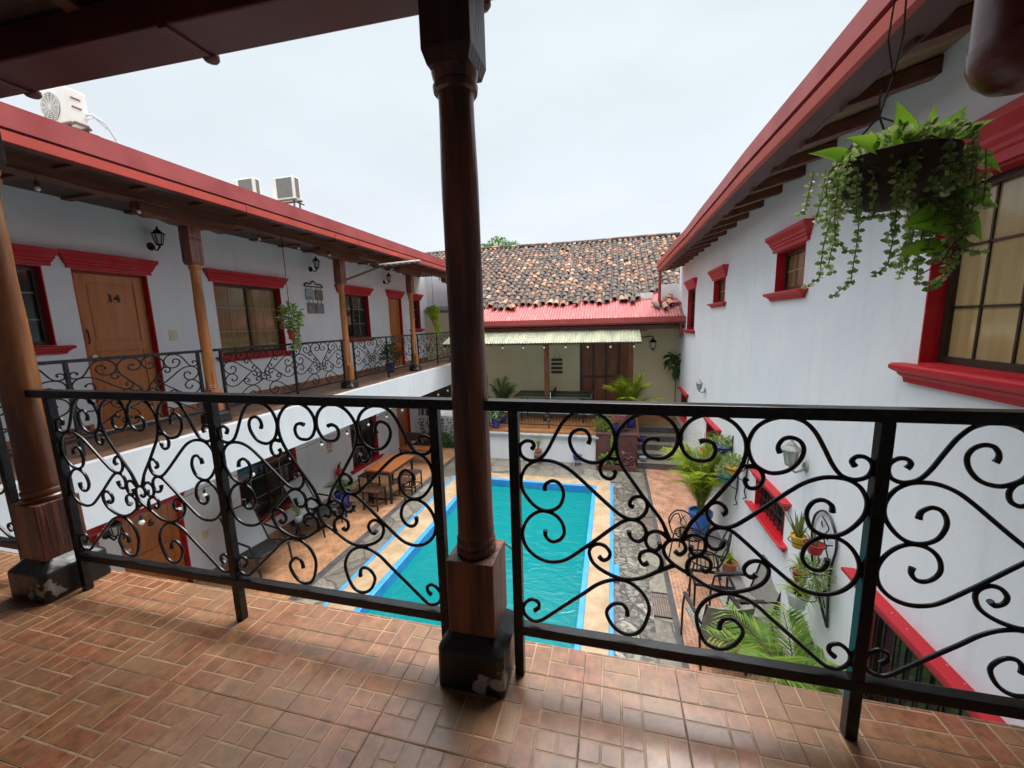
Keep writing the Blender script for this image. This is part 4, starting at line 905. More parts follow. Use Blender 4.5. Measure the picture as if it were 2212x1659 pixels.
MB().box(WX+.006,WX+.008,7.80,7.96,-1.64,-1.62).box(WX+.006,WX+.008,7.80,7.96,-1.68,-1.66).build('lettering', 'red', t)
# ---------------------------------------------------------------- air conditioners on the left roof
def ac(x0, x1, y0, y1, z0, z1, fan, label):
    t = thing('air_conditioner', ((x0+x1)/2,(y0+y1)/2,z0), label, 'air conditioner', 'air conditioners on the left roof')
    MB().box(x0,x1,y0,y1,z0,z1).build('casing', 'white_metal', t, bevel=.015)
    if fan:
        cx, cz = x0+(x1-x0)*.42, (z0+z1)/2; R = (z1-z0)*.40
        g = MB()
        for k in range(7): rr = R*(k+1)/7; g.tube([(cx+rr*math.cos(w*math.pi/12),y0-.012,cz+rr*math.sin(w*math.pi/12)) for w in range(25)], .005, 4, up=(0,1,0), caps=False)
        for k in range(12): w = k*math.pi/6; g.bar((cx,y0-.012,cz),(cx+R*math.cos(w),y0-.012,cz+R*math.sin(w)),.006)
        g.build('fan_grille', 'white_metal', t); g = MB(); g.tube([(cx,y0-.004,cz),(cx,y0+.01,cz)], R, 24); g.build('fan_opening', 'grey', t)
        for q in (.13,.25): MB().box(x1,x1+.012,y0+.06,y0+.17,z1-q,z1-q+.015).build('handle_slot', 'rust', t)
        MB().box(x1,x1+.03,y0+.05,y1-.03,z0-.01,z0+.02).build('rust_edge', 'rust', t)
        MB().tube([(x1,y0+.22,z0+.18),(x1+.06,y0+.25,z0+.19),(x1+.08,y0+.4,z0+.12),(x1+.05,y0+.52,z0-.05),(x1+.0,y0+.6,z0-.35)], .016, 8).tube([(x1,y0+.2,z0+.11),(x1+.06,y0+.28,z0+.16),(x1+.06,y0+.42,z0+.06)], .012, 8).build('refrigerant_pipe', 'pipew', t, True)
    else:
        MB().box(x0+.14,x1-.05,y0-.006,y0,z0+.04,z1-.03).build('coil', 'grey', t); MB().box(x1,x1+.006,y0+.05,y1-.06,z0+.04,z1-.03).build('coil', 'grey', t)
    for x in (x0+.05,x1-.05):
        for y in (y0+.02,y1-.02): MB().bar((x,y,z0-.6),(x,y,z0-.03),.03).build('leg', 'rust', t)
    MB().bar((x0-.03,y0+.02,z0-.02),(x1+.03,y0+.02,z0-.02),.03).bar((x0-.03,y1-.02,z0-.02),(x1+.03,y1-.02,z0-.02),.03).bar((x1-.05,y0-.02,z0-.06),(x1-.05,y1+.12,z0-.06),.03).build('stand', 'rust', t)
ac(-8.15,-7.60,4.508,4.755,4.33,4.80,True,'white air conditioner with round fan grille, nearest on the left roof')
ac(-7.94,-7.40,7.387,7.576,3.98,4.49,False,'left of the paired air conditioners, half hidden by the roof edge')
ac(-8.03,-7.40,8.527,8.75,4.38,4.89,False,'air conditioner on a rusty stand, right one of the pair')
# ---------------------------------------------------------------- plants
def palm(name, x, y, z, n, L, m, label, pot=None, spread=.55, h0=.35, dens=26, w=.022, seed=1, lean=(0,0), stems=True, group=None):
    random.seed(seed); t = thing(name, (x,y,z), label, 'palm', group)
    if pot: potmesh(x, y, z, *pot, t); zb = z+pot[1]-.03
    else: zb = z
    fo = MB(); st = MB()
    for k in range(n):
        az = 2*math.pi*k/n*1.0+rv(-.4,.4)+k*2.4; tilt = rv(.15, 1)*spread; H = rv(.25,1.0)*h0
        d = Vector((math.cos(az), math.sin(az), 0)); l = L*rv(.75,1.1)
        base = Vector((x+d.x*.04, y+d.y*.04, zb)); P = []
        for i in range(13):
            q = i/12; r = l*(.25*q+.75*q*q)*tilt*1.5+q*tilt*.1; zz = H*min(1,q*2.2)+l*(q*1.0-.62*tilt*1.7*q*q)
            P.append(base+d*r+Vector((lean[0]*q,lean[1]*q,zz)))
        st.tube(P, [.010*(1-.85*i/12)+.002 for i in range(13)], 5)
        Q = crom([tuple(p) for p in P], 4); K = len(Q)
        for i in range(dens):
            q = .16+.82*i/dens; a = q*(K-1); i0 = int(a); p = Vector(Q[i0]).lerp(Vector(Q[min(i0+1,K-1)]), a-i0); tn = (Vector(Q[min(i0+1,K-1)])-Vector(Q[max(i0-1,0)])).normalized()
            sd = tn.cross(Vector((0,0,1))).normalized(); ll = l*.36*math.sin(math.pi*min(1,max(0,q-.10)/.94))**.7+.04
            for s in (1,-1):
                dd = (sd*s*1.0+tn*.75+Vector((0,0,.18-.5*rv(0,.6)))).normalized(); fo.leaf(p, dd, (0,0,1), ll*rv(.85,1.1), w*rv(.8,1.2), .15, False)
    st.build('stems', 'trunk', t, True); fo.build('fronds', m, t)
    return t
def potmesh(x, y, z, r, h, m, par, n=20):
    p = MB().lathe((x,y,z), [(r*.62,0),(r*.70,h*.05),(r*.92,h*.8),(r*.93,h*.86),(r*1.05,h*.87),(r*1.05,h),(r*.93,h),(r*.9,h*.9)], n).build('pot', m, par, True)
    MB().lathe((x,y,z), [(r*.89,h*.86),(r*.1,h*.92)], n).build('soil', 'soil', p)
    return p
def bush(mb, c, R, n, L, w, seed=1, up=.3):
    random.seed(seed); c = Vector(c)
    for i in range(n):
        d = Vector((rv(-1,1),rv(-1,1),rv(-1,1))); 
        if d.length > 1 or d.length < .05: continue
        p = c+Vector((d.x*R[0],d.y*R[1],d.z*R[2])); mb.leaf(p, (d.x+rv(-.5,.5),d.y+rv(-.5,.5),d.z*.6+up+rv(-.4,.4)), (rv(-.6,.6),rv(-.6,.6),1), L*rv(.7,1.3), w*rv(.7,1.3))
def vine(mb, sm, p, n, L, wl, drift, seed=1, step=.022):
    """n hanging strands of paired round leaves from around p"""
    random.seed(seed)
    for k in range(n):
        q = Vector(p)+Vector((rv(-.05,.05),rv(-.05,.05),rv(-.02,.02))); l = L*rv(.45,1.05); P = [q.copy()]; a = rv(0,6.3)
        dr = Vector((math.cos(a)*.15+drift[0]*rv(.3,1), math.sin(a)*.25+drift[1]*rv(.3,1), 0))
        s = 0; curl = rv(-1,1)
        while s < l:
            f = s/l; v = Vector((dr.x*(.5-f*.3)+.35*math.sin(s*14+a)*.3, dr.y*(.5-f*.3)+.3*math.cos(s*12+a)*.3, -1 if f < .85 else -.3+.3*curl))
            if f > .85: v += Vector((curl*.9, curl*.3, .1))
            q = q+v.normalized()*step; P.append(q.copy()); s += step
        sm.tube(P, .0022, 4)
        for i, r in enumerate(P[1:]):
            for s_ in (1,-1):
                b_ = i*1.57+(0 if s_ > 0 else math.pi); d = Vector((math.cos(b_),math.sin(b_)*.6,rv(-.5,.5))); mb.leaf(r, d, (rv(-.5,.5),-1,rv(-.2,.6)), wl*rv(.7,1.2), wl*rv(.75,1.05), .08)
def blades(mb, c, n, L, w, spread, seed=1, stiff=False):
    random.seed(seed); c = Vector(c)
    for k in range(n):
        a = rv(0,6.28); d = Vector((math.cos(a),math.sin(a),0)); sp = rv(.1,1)*spread; l = L*rv(.7,1.1); prev = None; sd = d.cross(Vector((0,0,1)))
        o = len(mb.v); m_ = 6
        for i in range(m_+1):
            q = i/m_; p = c+d*(l*sp*(q if stiff else q*q*.9+q*.1)+.01)+Vector((0,0,l*(q*(1-.25*sp)-(0 if stiff else sp*.75*q*q*q))))
            ww = w*(1-q)**.6*.5*(.6+.4*math.sin(math.pi*min(1,q*1.5+.2))) if i < m_ else .0005
            mb.v += [tuple(p-sd*ww), tuple(p+sd*ww)]
        for i in range(m_): p = o+2*i; mb.f.append((p,p+1,p+3,p+2))
palm('areca_palm', 1.62,7.5,G, 34,1.12,'leaf_y','yellow green areca palm in a bright blue pot by the right wall',(.20,.52,'pot_blue2'),.38,.42,32,.016,seed=3)
palm('areca_palm', 1.80,3.88,G, 15,1.0,'leaf_p','large green areca palm at the foot of the right wall nearest the viewer',(.18,.35,'pot_terra'),.60,.02,26,.020,seed=5,lean=(-.12,.0))
palm('areca_palm', .52,11.75,TZ, 24,1.2,'leaf_y','yellow green palm on the terrace in front of the folding door',(.16,.26,'pot_blue'),.50,.40,26,.024,seed=8)
palm('areca_palm', -3.35,11.85,TZ, 18,1.0,'leaf_d','darker palm on the terrace beside the middle post',(.14,.24,'pot_blue'),.42,.40,26,.024,seed=9)
def pottedbush(name, x, y, z, pot, R, n, L, w, m, label, cat='potted plant', up=.4, seed=1, group=None):
    t = thing(name, (x,y,z), label, cat, group); potmesh(x,y,z,*pot,t); b = MB(); bush(b, (x,y,z+pot[1]+R[2]*.7), R, n, L, w, seed, up); b.build('foliage', m, t)
    MB().tube([(x,y,z+pot[1]*.8),(x+.01,y,z+pot[1]+R[2]*.6)], .01, 6).build('stem', 'trunk', t); return t
def pottedblades(name, x, y, z, pot, n, L, w, sp, m, label, stiff=False, seed=1, cat='potted plant'):
    t = thing(name, (x,y,z), label, cat); potmesh(x,y,z,*pot,t); b = MB(); blades(b, (x,y,z+pot[1]*.85), n, L, w, sp, seed, stiff); b.build('leaves', m, t); return t
pottedbush('potted_plant', -6.05,9.95,0, (.14,.26,'pot_blue'), (.22,.22,.30), 420,.12,.05,'leaf_d','leafy green plant in a blue pot on the left gallery floor by the railing')
pottedbush('potted_plant', -3.4,11.25,TZ, (.13,.24,'pot_blue'), (.22,.15,.20), 260,.10,.05,'leaf_g','leafy plant in a blue pot on the terrace corner beside the middle post')
pottedbush('potted_plant', .20,11.2,TZ+.03, (.14,.22,'pot_blue'), (.22,.15,.22), 200,.10,.04,'flower','pink flowered plant in a round blue pot on the maroon block')
b = MB(); t = thing('trailing_bush', (-.05,11.2,TZ), 'yellow green trailing bush spilling over the maroon block', 'plant'); bush(b, (-.05,11.3,TZ+.18), (.42,.2,.30), 700,.11,.035,4); vs = MB(); vine(b, vs, (.05,10.93,TZ+.0), 8,.75,.05,(0,-.1),11,.04); b.build('foliage','leaf_p',t); vs.build('stems','trunk',t)
pottedblades('spider_plant', -2.03,10.85,G+.25, (.10,.16,'pot_terra'), 60,.62,.022,.45,'leaf_s','upright striped grass plant on a stand in front of the white ledge wall',seed=4)
tag(MB().bar((-2.10,10.85,G),(-2.03,10.85,G+.25),.02).bar((-1.95,10.80,G),(-2.01,10.85,G+.25),.02).bar((-1.98,10.93,G),(-2.01,10.85,G+.25),.02).tube([(-2.14,10.85,G+.24),(-1.92,10.85,G+.25)], .10, 12).build('plant_stand','rust',None), 'rusty three legged stand under the striped grass plant', 'plant stand')
pottedblades('spider_plant', -5.85,5.95,G+.35, (.09,.14,'pot_white'), 90,.46,.022,.8,'leaf_s','pale spider plant between the two sling chairs',seed=6)
tag(MB().tube([(-5.85,5.95,G),(-5.85,5.95,G+.34)], .02, 8).tube([(-5.85,5.95,G+.33),(-5.85,5.95,G+.35)], .16, 16).tube([(-5.85,5.95,G),(-5.85,5.95,G+.02)], .12, 16).build('side_table','iron',None), 'small black side table under the pale spider plant', 'side table')
palm('parlour_palm', -5.65,7.0,G+.22, 16,.34,'leaf_d','dark feathery plant in a cobalt blue pot on the brick paving',(.17,.30,'pot_blue'),.75,.08,20,.014,seed=12)
tag(MB().bar((-5.8,6.87,G),(-5.8,6.87,G+.22),.03).bar((-5.5,6.87,G),(-5.5,6.87,G+.22),.03).bar((-5.8,7.15,G),(-5.8,7.15,G+.22),.03).bar((-5.5,7.15,G),(-5.5,7.15,G+.22),.03).box(-5.82,-5.48,6.85,7.17,G+.18,G+.22).build('plant_stand','iron',None), 'black four legged stand under the cobalt blue pot', 'plant stand')
pottedblades('potted_plant', 1.84,6.42,G+.0, (.12,.22,'pot_terra'), 40,.30,.03,.9,'leaf_y','small bright green plant in a terracotta pot by the wall foot',seed=7)
t = thing('charcoal_brazier', (-.92,10.86,G), 'small purple blue bowl on three legs in front of the white ledge wall', 'brazier'); MB().lathe((-.92,10.86,G+.16), [(.03,0),(.10,.02),(.13,.12),(.14,.14)], 16).build('bowl','pot_blue',t,True)
for a in (0,2.1,4.2): MB().bar((-.92+.1*math.cos(a),10.86+.1*math.sin(a),G),(-.92+.06*math.cos(a),10.86+.06*math.sin(a),G+.18),.02).build('leg','pot_blue',t)
# planter bed at the maroon block
t = thing('flower_bed', (.1,10.8,G), 'small raised bed with green and purple leaves at the foot of the maroon block', 'flower bed')
MB().box(-.38,.66,10.60,10.66,G,G+.14).box(-.38,-.32,10.66,10.97,G,G+.14).box(.6,.66,10.66,10.97,G,G+.14).build('kerb','brownw',t); MB().box(-.32,.6,10.66,10.97,G,G+.10).build('soil','soil',t)
b = MB(); bush(b, (-.02,10.8,G+.26), (.25,.14,.16), 220,.11,.05,5); b.build('green_leaves','leaf_p',t); b = MB(); bush(b, (.38,10.8,G+.28), (.20,.14,.18), 220,.09,.04,6); b.build('purple_leaves','leaf_r',t)
# garden at the far left
t = thing('garden_bed', (-5.4,12.0,G), 'small green garden bed with thin shrubs below the low white wall', 'garden bed'); MB().box(-6.55,-4.3,11.75,12.2,G,G+.06).build('soil','soil',t)
b = MB(); bush(b, (-5.3,11.95,G+.22), (.75,.2,.16), 1100,.10,.035,7); b.build('ground_leaves','leaf_g',t)
b = MB(); vs = MB(); random.seed(4)
for k in range(14):
    x = rv(-6.3,-4.8); y = rv(11.9,12.1); P = [Vector((x,y,G+.1))]
    for i in range(7): P.append(P[-1]+Vector((rv(-.06,.06),rv(-.04,.04),.11)))
    vs.tube(P, .006, 4)
    for p in P[3:]:
        for i in range(5): b.leaf(p, (rv(-1,1),rv(-1,1),rv(-.2,.8)), (0,0,1), .09, .035)
vs.build('twigs','bark',t); b.build('shrub_leaves','leaf_d',t)
# wing hanging pots
def hangpot(x, y, zp, ztop, R, H, label, m='leaf_v', pot='pot_red', nv=14, L=.5, seed=1, potr=.075):
    t = thing('hanging_pot', (x,y,zp), label, 'hanging plant', 'hanging pots of the left wing'); potmesh(x,y,zp,potr,.14,pot,t)
    MB().tube([(x,y,ztop),(x,y,zp+.55)], .006, 5).tube([(x,y,zp+.55),(x+.08,y,zp+.12)], .004, 4).tube([(x,y,zp+.55),(x-.08,y,zp+.12)], .004, 4).build('hanger', 'iron', t)
    b = MB(); vs = MB(); bush(b, (x,y,zp+.14+H*.5), (R,R,H*.5), 520, .075, .05, seed, .1); vine(b, vs, (x,y,zp+.30), nv, L, .04, (.5,.5), seed, .03); b.build('foliage', m, t); vs.build('stems', 'trunk', t)
hangpot(XW+.12,5.80,1.12,2.86,.17,.46,'green and white trailing plant in a red hanging pot before the amber window',seed=21)
hangpot(XW+.12,11.55,1.32,2.86,.16,.40,'yellow green trailing plant hanging near the far end of the left gallery','leaf_y','pot_terra',16,.7,22)
# big hanging basket at the upper right
hb = thing('hanging_basket', (1.0,1.9,1.68), 'dark bowl of trailing green plants hanging from wires at the upper right', 'hanging plant')
bx, by, bz = 1.0,1.9,1.86
prof = [(.02,-.185),(.06,-.178),(.105,-.15),(.145,-.10),(.17,-.05),(.18,0),(.172,.004),(.165,-.03)]
MB().lathe((bx+.01,by,bz), [(r*1.03,z*.95) for r, z in prof], 28, wob=.02).build('bowl', 'coco', hb, True); MB().lathe((bx+.01,by,bz), [(.18,-.02),(.02,-.008)], 20).build('soil','soil',hb)
ap = Vector((.955,1.9,2.02)); b = MB()
for a in (2.9, .9, -1.2): b.tube([(bx+.172*math.cos(a),by+.172*math.sin(a),bz+.0),((bx+ap.x)/2+.09*math.cos(a),by+.09*math.sin(a),(bz+ap.z)/2+.0),tuple(ap)], .0035, 5)
b.tube([tuple(ap),(.985,1.9,2.15),(.955,1.895,2.27),(.965,1.89,2.50),(.97,1.88,2.71)], .003, 5).tube([tuple(ap),(.95,1.9,2.07),(.953,1.9,2.11)], .003, 5).tube([(.985,1.9,2.15),(1.0,1.895,2.28),(.99,1.89,2.5),(1.0,1.88,2.71)], .003, 5)
b.build('wires', 'rubber', hb)
b = MB(); vs = MB(); random.seed(31)
bush(b, (bx+.03,by-.02,bz+.03), (.19,.19,.05), 900, .028, .022, 31, .6)
for k in range(8):
    a = rv(0,6.28); rr = rv(.16,.2); vine(b, vs, (bx+rr*math.cos(a), by+rr*math.sin(a), bz+.01), 1, rv(.10,.24), .022, (math.cos(a)*.3,math.sin(a)*.3), 100+k, .016)
for k in range(16): vine(b, vs, (bx-.165+rv(-.03,.03),by-.02+rv(-.08,.08),bz+.0), 1, rv(.14,.34) if k > 3 else rv(.55,.66), .021, (-.04,.0), 140+k, .019)
vine(b, vs, (bx-.05,by-.15,bz-.02), 2, .60, .022, (.05,0), 171, .020)
for k in range(24): vine(b, vs, (bx+.15+rv(-.05,.06),by+rv(-.09,.09),bz+.0), 1, rv(.25,.50) if k > 5 else rv(.6,.72), .022, (.18,.0), 180+k, .017)
bush(b, (bx+.16,by,bz-.12), (.07,.09,.13), 700, .026, .02, 33, 0)
b.build('trailing_leaves', 'leaf_v', hb); vs.build('vine_stems', 'trunk', hb)
b = MB()
for (dx,dy,dz,lx,lz,L,w) in ((-.02,-.10,.02,-.15,.9,.14,.085),(-.16,-.06,.0,-.9,.35,.13,.07),(-.10,-.12,.01,-.5,.2,.12,.06),(.05,-.09,.03,.15,.9,.11,.04),(.08,-.08,.03,.5,.6,.12,.05),(.12,-.05,.03,.95,.35,.15,.045),(.02,.0,.02,.1,.9,.13,.05),
    (.22,-.06,-.20,-.8,-.25,.13,.065),(.24,-.07,-.26,-.9,.1,.13,.06),(.26,-.06,-.22,.4,-.5,.12,.07),(.23,-.05,-.32,-.95,-.15,.14,.055),(.25,-.05,-.12,-.5,-.6,.12,.07),(.28,-.04,-.15,.7,-.3,.11,.06),(.31,-.02,-.02,.6,-.4,.10,.06)):
    P = Vector((bx+dx-(.07 if dx > .2 else 0),by+dy,bz+dz)); b.heart(P, (lx,-.25,lz), (.2+rv(-.3,.3),-1,.25+rv(-.3,.3)), L, w*1.1)
b.build('heart_leaves', 'leaf_b', hb, True)
MB().tube([(1.06,1.8,1.70),(1.10,1.8,1.69),(1.13,1.8,1.67)], .003, 4).tube([(1.20,1.8,1.57),(1.16,1.8,1.52),(1.14,1.8,1.47),(1.08,1.8,1.43)], .0025, 4).tube([(1.13,1.8,1.60),(1.18,1.8,1.60)], .0025, 4).build('dry_twigs', 'bark', hb)
# pots on the right wall
def wallpot(x, y, z, r, m, lm, label, seed):
    t = thing('wall_planter', (x,y,z), label, 'wall planter', 'bowls of plants on the right wall')
    MB().lathe((x,y,z), [(.02,-.13),(.06,-.12),(r*.85,-.05),(r,0),(r*.95,.0)], 16).build('bowl', m, t, True)
    b = MB().tube([(RX-.01,y-.1,z+.22),(RX-.02,y-.1,z-.22),(RX-.04,y-.12,z-.34),(RX-.02,y-.14,z-.42),(RX-.04,y-.08,z-.47)], .010, 6)
    b.tube([(x+r*1.05*math.cos(k*math.pi/8),y+r*1.05*math.sin(k*math.pi/8),z-.02) for k in range(17)], .006, 5, caps=False).tube([(RX-.01,y-.1,z-.2),(x,y,z-.14)], .008, 5).build('iron_holder','iron',t)
    b = MB(); bush(b, (x,y,z+.07), (r*1.1,r*1.1,.09), 260, .07, .028, seed, .5); b.build('foliage', lm, t)
wallpot(1.86,7.25,-.90,.15,'pot_blue','leaf_v','dark blue bowl planter with dry green plant, farthest on the white wall',41)
wallpot(1.84,6.45,-.98,.13,'pot_yel','leaf_v','yellow bowl planter on the white wall near the grilled window',42)
wallpot(1.84,6.85,-1.27,.13,'pot_teal','leaf_s','teal bowl planter lowest of the three on the white wall',43)
# iron rack with pots
t = thing('plant_rack', (RX-.05,4.1,-1.1), 'tall black arched iron plant rack on the white wall', 'plant rack')
b = MB(); A = [(RX-.02,3.92,-1.60),(RX-.02,3.96,-1.1),(RX-.02,3.90,-.78),(RX-.02,3.98,-.62),(RX-.02,4.10,-.55),(RX-.02,4.24,-.60),(RX-.02,4.34,-.76),(RX-.02,4.30,-1.1),(RX-.02,4.16,-1.35),(RX-.02,3.92,-1.60)]
b.tube(crom(A,4), .011, 6); b.build('frame','iron',t,True); b = MB()
for Q in ([(RX-.02,4.02,-.95),(RX-.02,4.12,-.80),(RX-.02,4.05,-.68),(RX-.02,4.18,-.62)],[(RX-.02,3.98,-1.45),(RX-.02,4.04,-1.35),(RX-.02,3.99,-1.28),(RX-.02,4.1,-1.2)]): MB().tube(crom(Q,4), .006, 5).build('scroll_ornament','iron',t)

for (yy,zz,s) in ((4.14,-.72,1),(4.06,-.80,-1),(4.0,-1.40,1),(4.03,-1.32,-1)): MB().leaf((RX-.02,yy,zz),(0,s*.6,.8),(-1,0,0),.08,.03).build('leaf_ornament','iron',t)
for (x,y,z) in ((1.84,4.28,-1.0),(1.85,3.98,-.86),(1.84,4.18,-1.28),(1.86,3.95,-1.1),(1.85,4.06,-1.45)):
    MB().tube([(x+.085*math.cos(k*math.pi/8),y+.085*math.sin(k*math.pi/8),z+.05) for k in range(17)], .005, 5, caps=False).bar((x+.08,y,z+.05),(RX-.01,y,z+.05),.008).build('pot_ring','iron',t)
pottedblades('snake_plant',1.84,4.28,-1.02,(.07,.13,'pot_yel'),14,.30,.055,.5,'leaf_sn','snake plant in a yellow pot, top left of the iron rack',True,51)
pottedblades('snake_plant',1.85,3.98,-.90,(.075,.09,'pot_red'),8,.22,.045,.6,'leaf_sn','striped leaves in a red pot, top right of the iron rack',True,52)
pottedblades('potted_fern',1.84,4.18,-1.32,(.07,.11,'pot_terra'),50,.24,.03,.9,'leaf_y','small fern in a terracotta pot in the middle of the iron rack',False,53)
pottedblades('potted_fern',1.80,4.10,-1.55,(.095,.15,'pot_white'),70,.26,.03,1.1,'leaf_y','fern in a white pot, lowest on the iron rack',False,54)
t = thing('air_plant', (1.85,3.92,-1.1), 'wiry grey green air plant on the iron rack', 'plant'); b = MB(); bush(b,(1.85,3.94,-1.08),(.09,.09,.16),420,.09,.012,55,0); b.build('foliage','leaf_v',t)
# monstera in the corner
t = thing('climbing_plant', (1.9,12.9,-.4), 'dark broad leaved climbing plant in the corner of the cream wall', 'plant'); b = MB(); bush(b,(1.86,12.9,-.05),(.12,.2,.30),70,.30,.16,61,-.4); b.build('foliage','leaf_d',t)
MB().tube([(1.93,13.0,.2),(1.92,12.95,-.6),(1.9,12.9,-1.2),(1.88,12.9,TZ)], .02, 6).build('stem','trunk',t)
# tree beyond the roof
t = thing('tree', (-8.3,30,G), 'round green treetop showing above the clay tile ridge', 'tree'); MB().tube([(-8.3,30,G),(-8.4,30,1.5),(-8.2,30,5.5)], [.3,.22,.1], 8).build('trunk','bark',t)
b = MB(); 
for k, (dx,dz,r) in enumerate(((0,6.8,.95),(-.9,6.5,.8),(1.0,6.5,.85),(-1.7,6.0,.7),(0,6.0,1.0),(1.3,5.9,.6))): bush(b, (-8.4+dx,30,dz), (r,r,r*.9), 1500, .16, .09, 70+k)
b.build('crown','leaf_g',t)
# ---------------------------------------------------------------- furniture
def wicker_chair(label):
    t = thing('wicker_armchair', (0,0,0), label, 'armchair', 'grey wicker armchairs by the right wall')
    MB().loft([[(-.25,-.22,.40),(.25,-.22,.40),(.25,-.22,.43),(-.25,-.22,.43)],[(-.23,.24,.37),(.23,.24,.37),(.23,.24,.40),(-.23,.24,.40)]]).build('seat','wicker',t,bevel=.01)
    b = MB(); rings = []
    for i in range(9):
        q = i/8; z = .38+.54*q; y = .24+.16*q; w = .24+.02*math.sin(q*3); rings.append([(-w,y,z),(-w*.5,y+.03,z),(0,y+.04,z),(w*.5,y+.03,z),(w,y,z),(w,y+.02,z),(w*.5,y+.05,z),(0,y+.06,z),(-w*.5,y+.05,z),(-w,y+.02,z)])
    b.loft(rings).build('backrest','wicker',t,True)
    for s in (1,-1):
        MB().tube([(s*.27,-.25,0),(s*.27,-.24,.40),(s*.27,-.2,.60),(s*.27,.1,.63),(s*.26,.30,.62)], .014, 8).build('front_leg','iron',t,True)
        MB().tube([(s*.25,.33,0),(s*.25,.25,.40),(s*.25,.40,.93)], .014, 8).build('back_leg','iron',t,True)
        MB().box(s*.27-.025,s*.27+.025,-.2,.16,.635,.655).build('armrest','rubber',t,bevel=.008)
    return t
def place(t, x, y, z, rot): t.location = (x,y,z); t.rotation_euler = (0,0,rot); return t
wc = wicker_chair('grey wicker armchair standing with its back to the viewer in front of the near palm'); place(wc,1.22,4.75,G,math.radians(190))
c2 = copy_tree(wc); c2['label'] = 'grey wicker armchair leaning its back against the right wall'; place(c2,1.62,5.15,G,math.radians(-80))
def iron_chair(label):
    t = thing('iron_armchair', (0,0,0), label, 'armchair', 'black wrought iron armchairs')
    b = MB().tube([(.23*math.cos(k*math.pi/10),.23*math.sin(k*math.pi/10),.44) for k in range(21)], .012, 6, caps=False)
    for i in range(-3,4): y = i*.06; w = math.sqrt(max(0,.23**2-y*y)); b.bar((-w,y,.44),(w,y,.44),.012)
    b.build('seat','iron',t)
    MB().tube(crom([(-.22,.16,.44),(-.25,.26,.72),(-.14,.31,.92),(0,.32,.98),(.14,.31,.92),(.25,.26,.72),(.22,.16,.44)],4), .012, 6).build('back_hoop','iron',t,True)
    MB().tube(crom([(0,.2,.44),(-.07,.27,.6),(.05,.29,.75),(-.03,.31,.9)],4), .007, 5).tube(crom([(0,.2,.44),(.07,.27,.6),(-.05,.29,.75),(.03,.31,.9)],4), .007, 5).build('back_scroll','iron',t,True)
    for s in (1,-1):
        MB().tube(crom([(s*.24,.24,.66),(s*.28,.0,.68),(s*.27,-.2,.64),(s*.22,-.22,.50)],3), .012, 6).build('arm','iron',t,True)
        MB().tube([(s*.2,-.15,.44),(s*.24,-.22,0)], .012, 6).build('leg','iron',t); MB().tube([(s*.2,.15,.44),(s*.23,.25,0)], .012, 6).build('leg','iron',t)
    return t
ic = iron_chair('black iron armchair near the blue potted palm'); place(ic,1.30,6.75,G,math.radians(150))
c2 = copy_tree(ic); c2['label'] = 'black iron armchair between the terracotta pot and the wicker chairs'; place(c2,1.40,6.05,G,math.radians(-100))
t = thing('iron_table', (1.35,5.5,G), 'small black iron framed table between the chairs on the right', 'table')
MB().bar((1.12,5.3,G+.5),(1.6,5.3,G+.5),.03).bar((1.12,5.62,G+.5),(1.6,5.62,G+.5),.03).bar((1.12,5.3,G+.5),(1.12,5.62,G+.5),.03).bar((1.6,5.3,G+.5),(1.6,5.62,G+.5),.03).build('top_frame','iron',t)
for x in (1.12,1.6):
    for y in (5.3,5.62): MB().bar((x,y,G),(x,y,G+.5),.025).build('leg','iron',t)
def sling_chair(label):
    t = thing('sling_chair', (0,0,0), label, 'chair', 'black sling chairs along the left wall')   # faces +x
    MB().loft([[(.30,-.27,.42),(.30,.27,.42),(.30,.27,.44),(.30,-.27,.44)],[(0,-.27,.33),(0,.27,.33),(0,.27,.35),(0,-.27,.35)],[(-.2,-.27,.36),(-.2,.27,.36),(-.2,.27,.38),(-.2,-.27,.38)]]).build('seat','rubber',t)
    MB().loft([[(-.2,-.25,.38),(-.2,.25,.38),(-.212,.25,.38),(-.212,-.25,.38)],[(-.52,-.25,1.0),(-.52,.25,1.0),(-.532,.25,1.0),(-.532,-.25,1.0)]]).build('backrest','sling',t)
    for s in (1,-1):
        MB().tube([(.32,s*.28,.43),(-.2,s*.28,.35),(-.54,s*.28,1.02)], .014, 8).build('side_rail','iron',t,True)
        MB().tube([(.30,s*.29,.0),(.24,s*.29,.40),(.1,s*.29,.58),(-.28,s*.29,.62)], .018, 8).build('front_leg','iron',t,True); MB().tube([(-.34,s*.29,0),(-.2,s*.29,.36)], .018, 8).build('back_leg','iron',t)
    MB().tube([(-.54,-.28,1.02),(-.54,.28,1.02)], .014, 8).tube([(.32,-.28,.43),(.32,.28,.43)], .014, 8).build('cross_bar','iron',t)
    return t
sc = sling_chair('black framed sling chair nearest on the left, below the dark ground floor window'); place(sc,-5.72,5.0,G,math.radians(-6))
c2 = copy_tree(sc); c2['label'] = 'black framed sling chair beside the spider plant, nearer the blue pot'; place(c2,-5.72,6.35,G,math.radians(4))
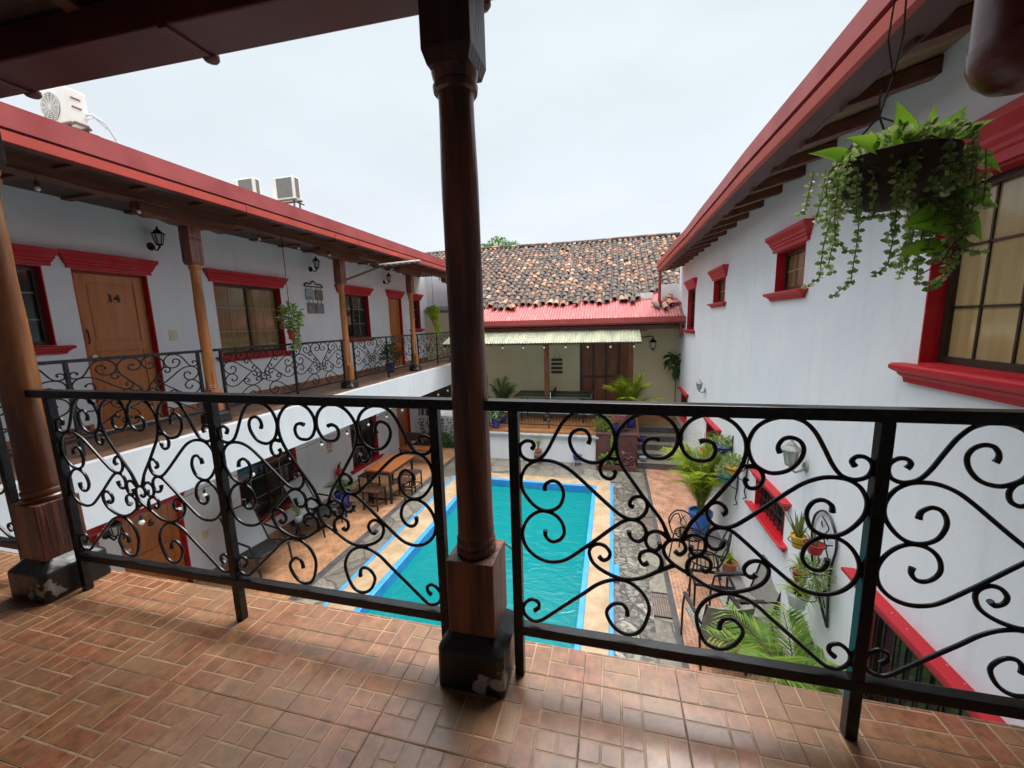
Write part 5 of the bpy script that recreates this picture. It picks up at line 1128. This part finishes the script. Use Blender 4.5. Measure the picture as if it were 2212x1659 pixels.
# dining table and stools
t = thing('dining_table', (-5.2,8.3,G), 'long varnished orange wooden table with black legs by the left wall', 'table')
MB().box(-5.50,-4.83,7.6,8.75,-1.99,-1.95).build('tabletop','tablew',t,bevel=.006); MB().box(-5.47,-4.86,7.63,8.72,-2.06,-1.99).build('apron','wdark',t)
for x in (-5.45,-4.88):
    for y in (7.66,8.69): MB().bar((x,y,G),(x,y,-2.0),.045).build('leg','iron',t)
MB().bar((-5.45,7.66,G+.1),(-4.88,7.66,G+.1),.03).bar((-5.45,8.69,G+.1),(-4.88,8.69,G+.1),.03).build('stretcher','iron',t)
def stool(label, seatm):
    t = thing('bench_stool', (0,0,0), label, 'stool', 'black stools around the wooden table')
    MB().box(-.19,.19,-.19,.19,.42,.45).build('seat',seatm,t,bevel=.006)
    for x in (-.17,.17):
        for y in (-.17,.17): MB().bar((x,y,0),(x,y,.42),.028).build('leg','iron',t)
    MB().bar((-.17,-.17,.12),(.17,-.17,.12),.02).bar((-.17,.17,.12),(.17,.17,.12),.02).bar((-.17,-.17,.12),(-.17,.17,.12),.02).bar((.17,-.17,.12),(.17,.17,.12),.02).build('stretcher','iron',t)
    return t
s0 = stool('black stool at the near end of the wooden table','wdark'); place(s0,-5.15,7.42,G,0)
for x, y, lab in ((-4.80,8.0,'black stool on the pool side of the wooden table, the nearer one'),(-4.80,8.5,'black stool on the pool side of the wooden table, the farther one'),(-5.8,8.2,'black stool between the wooden table and the wall')):
    c2 = copy_tree(s0); c2['label'] = lab; place(c2,x,y,G,0)
t = thing('wooden_bench', (-5.6,10.3,G), 'dark wooden bench with a plank back beyond the dining table', 'bench')
MB().box(-6.1,-5.0,10.15,10.5,G+.42,G+.46).build('seat','tablew',t); MB().box(-6.1,-5.0,10.5,10.54,G+.60,G+.85).build('backrest','wdark',t)
for x in (-6.05,-5.05):
    for y in (10.18,10.5): MB().bar((x,y,G),(x,y,G+(.42 if y < 10.3 else .85)),.05).build('leg','wdark',t)
# garden odds and ends
tag(MB().bar((.82,11.6,TZ-.55),(.70,11.9,TZ+.35),.05,.03).build('leaning_plank','terr',None), 'narrow pale wooden plank leaning beside the steps', 'plank')
for (x,y,z,c,l) in ((.86,11.0,G+.19,'artblue','small blue grey pot on the lowest step'),(.84,11.62,G+.55,'pot_blue','small blue bowl on the steps beside the leaning plank')):
    o = MB().lathe((x,y,z), [(.05,0),(.08,.03),(.10,.12),(.09,.12)], 14).build('small_bowl', c, None, True); tag(o, l, 'bowl')
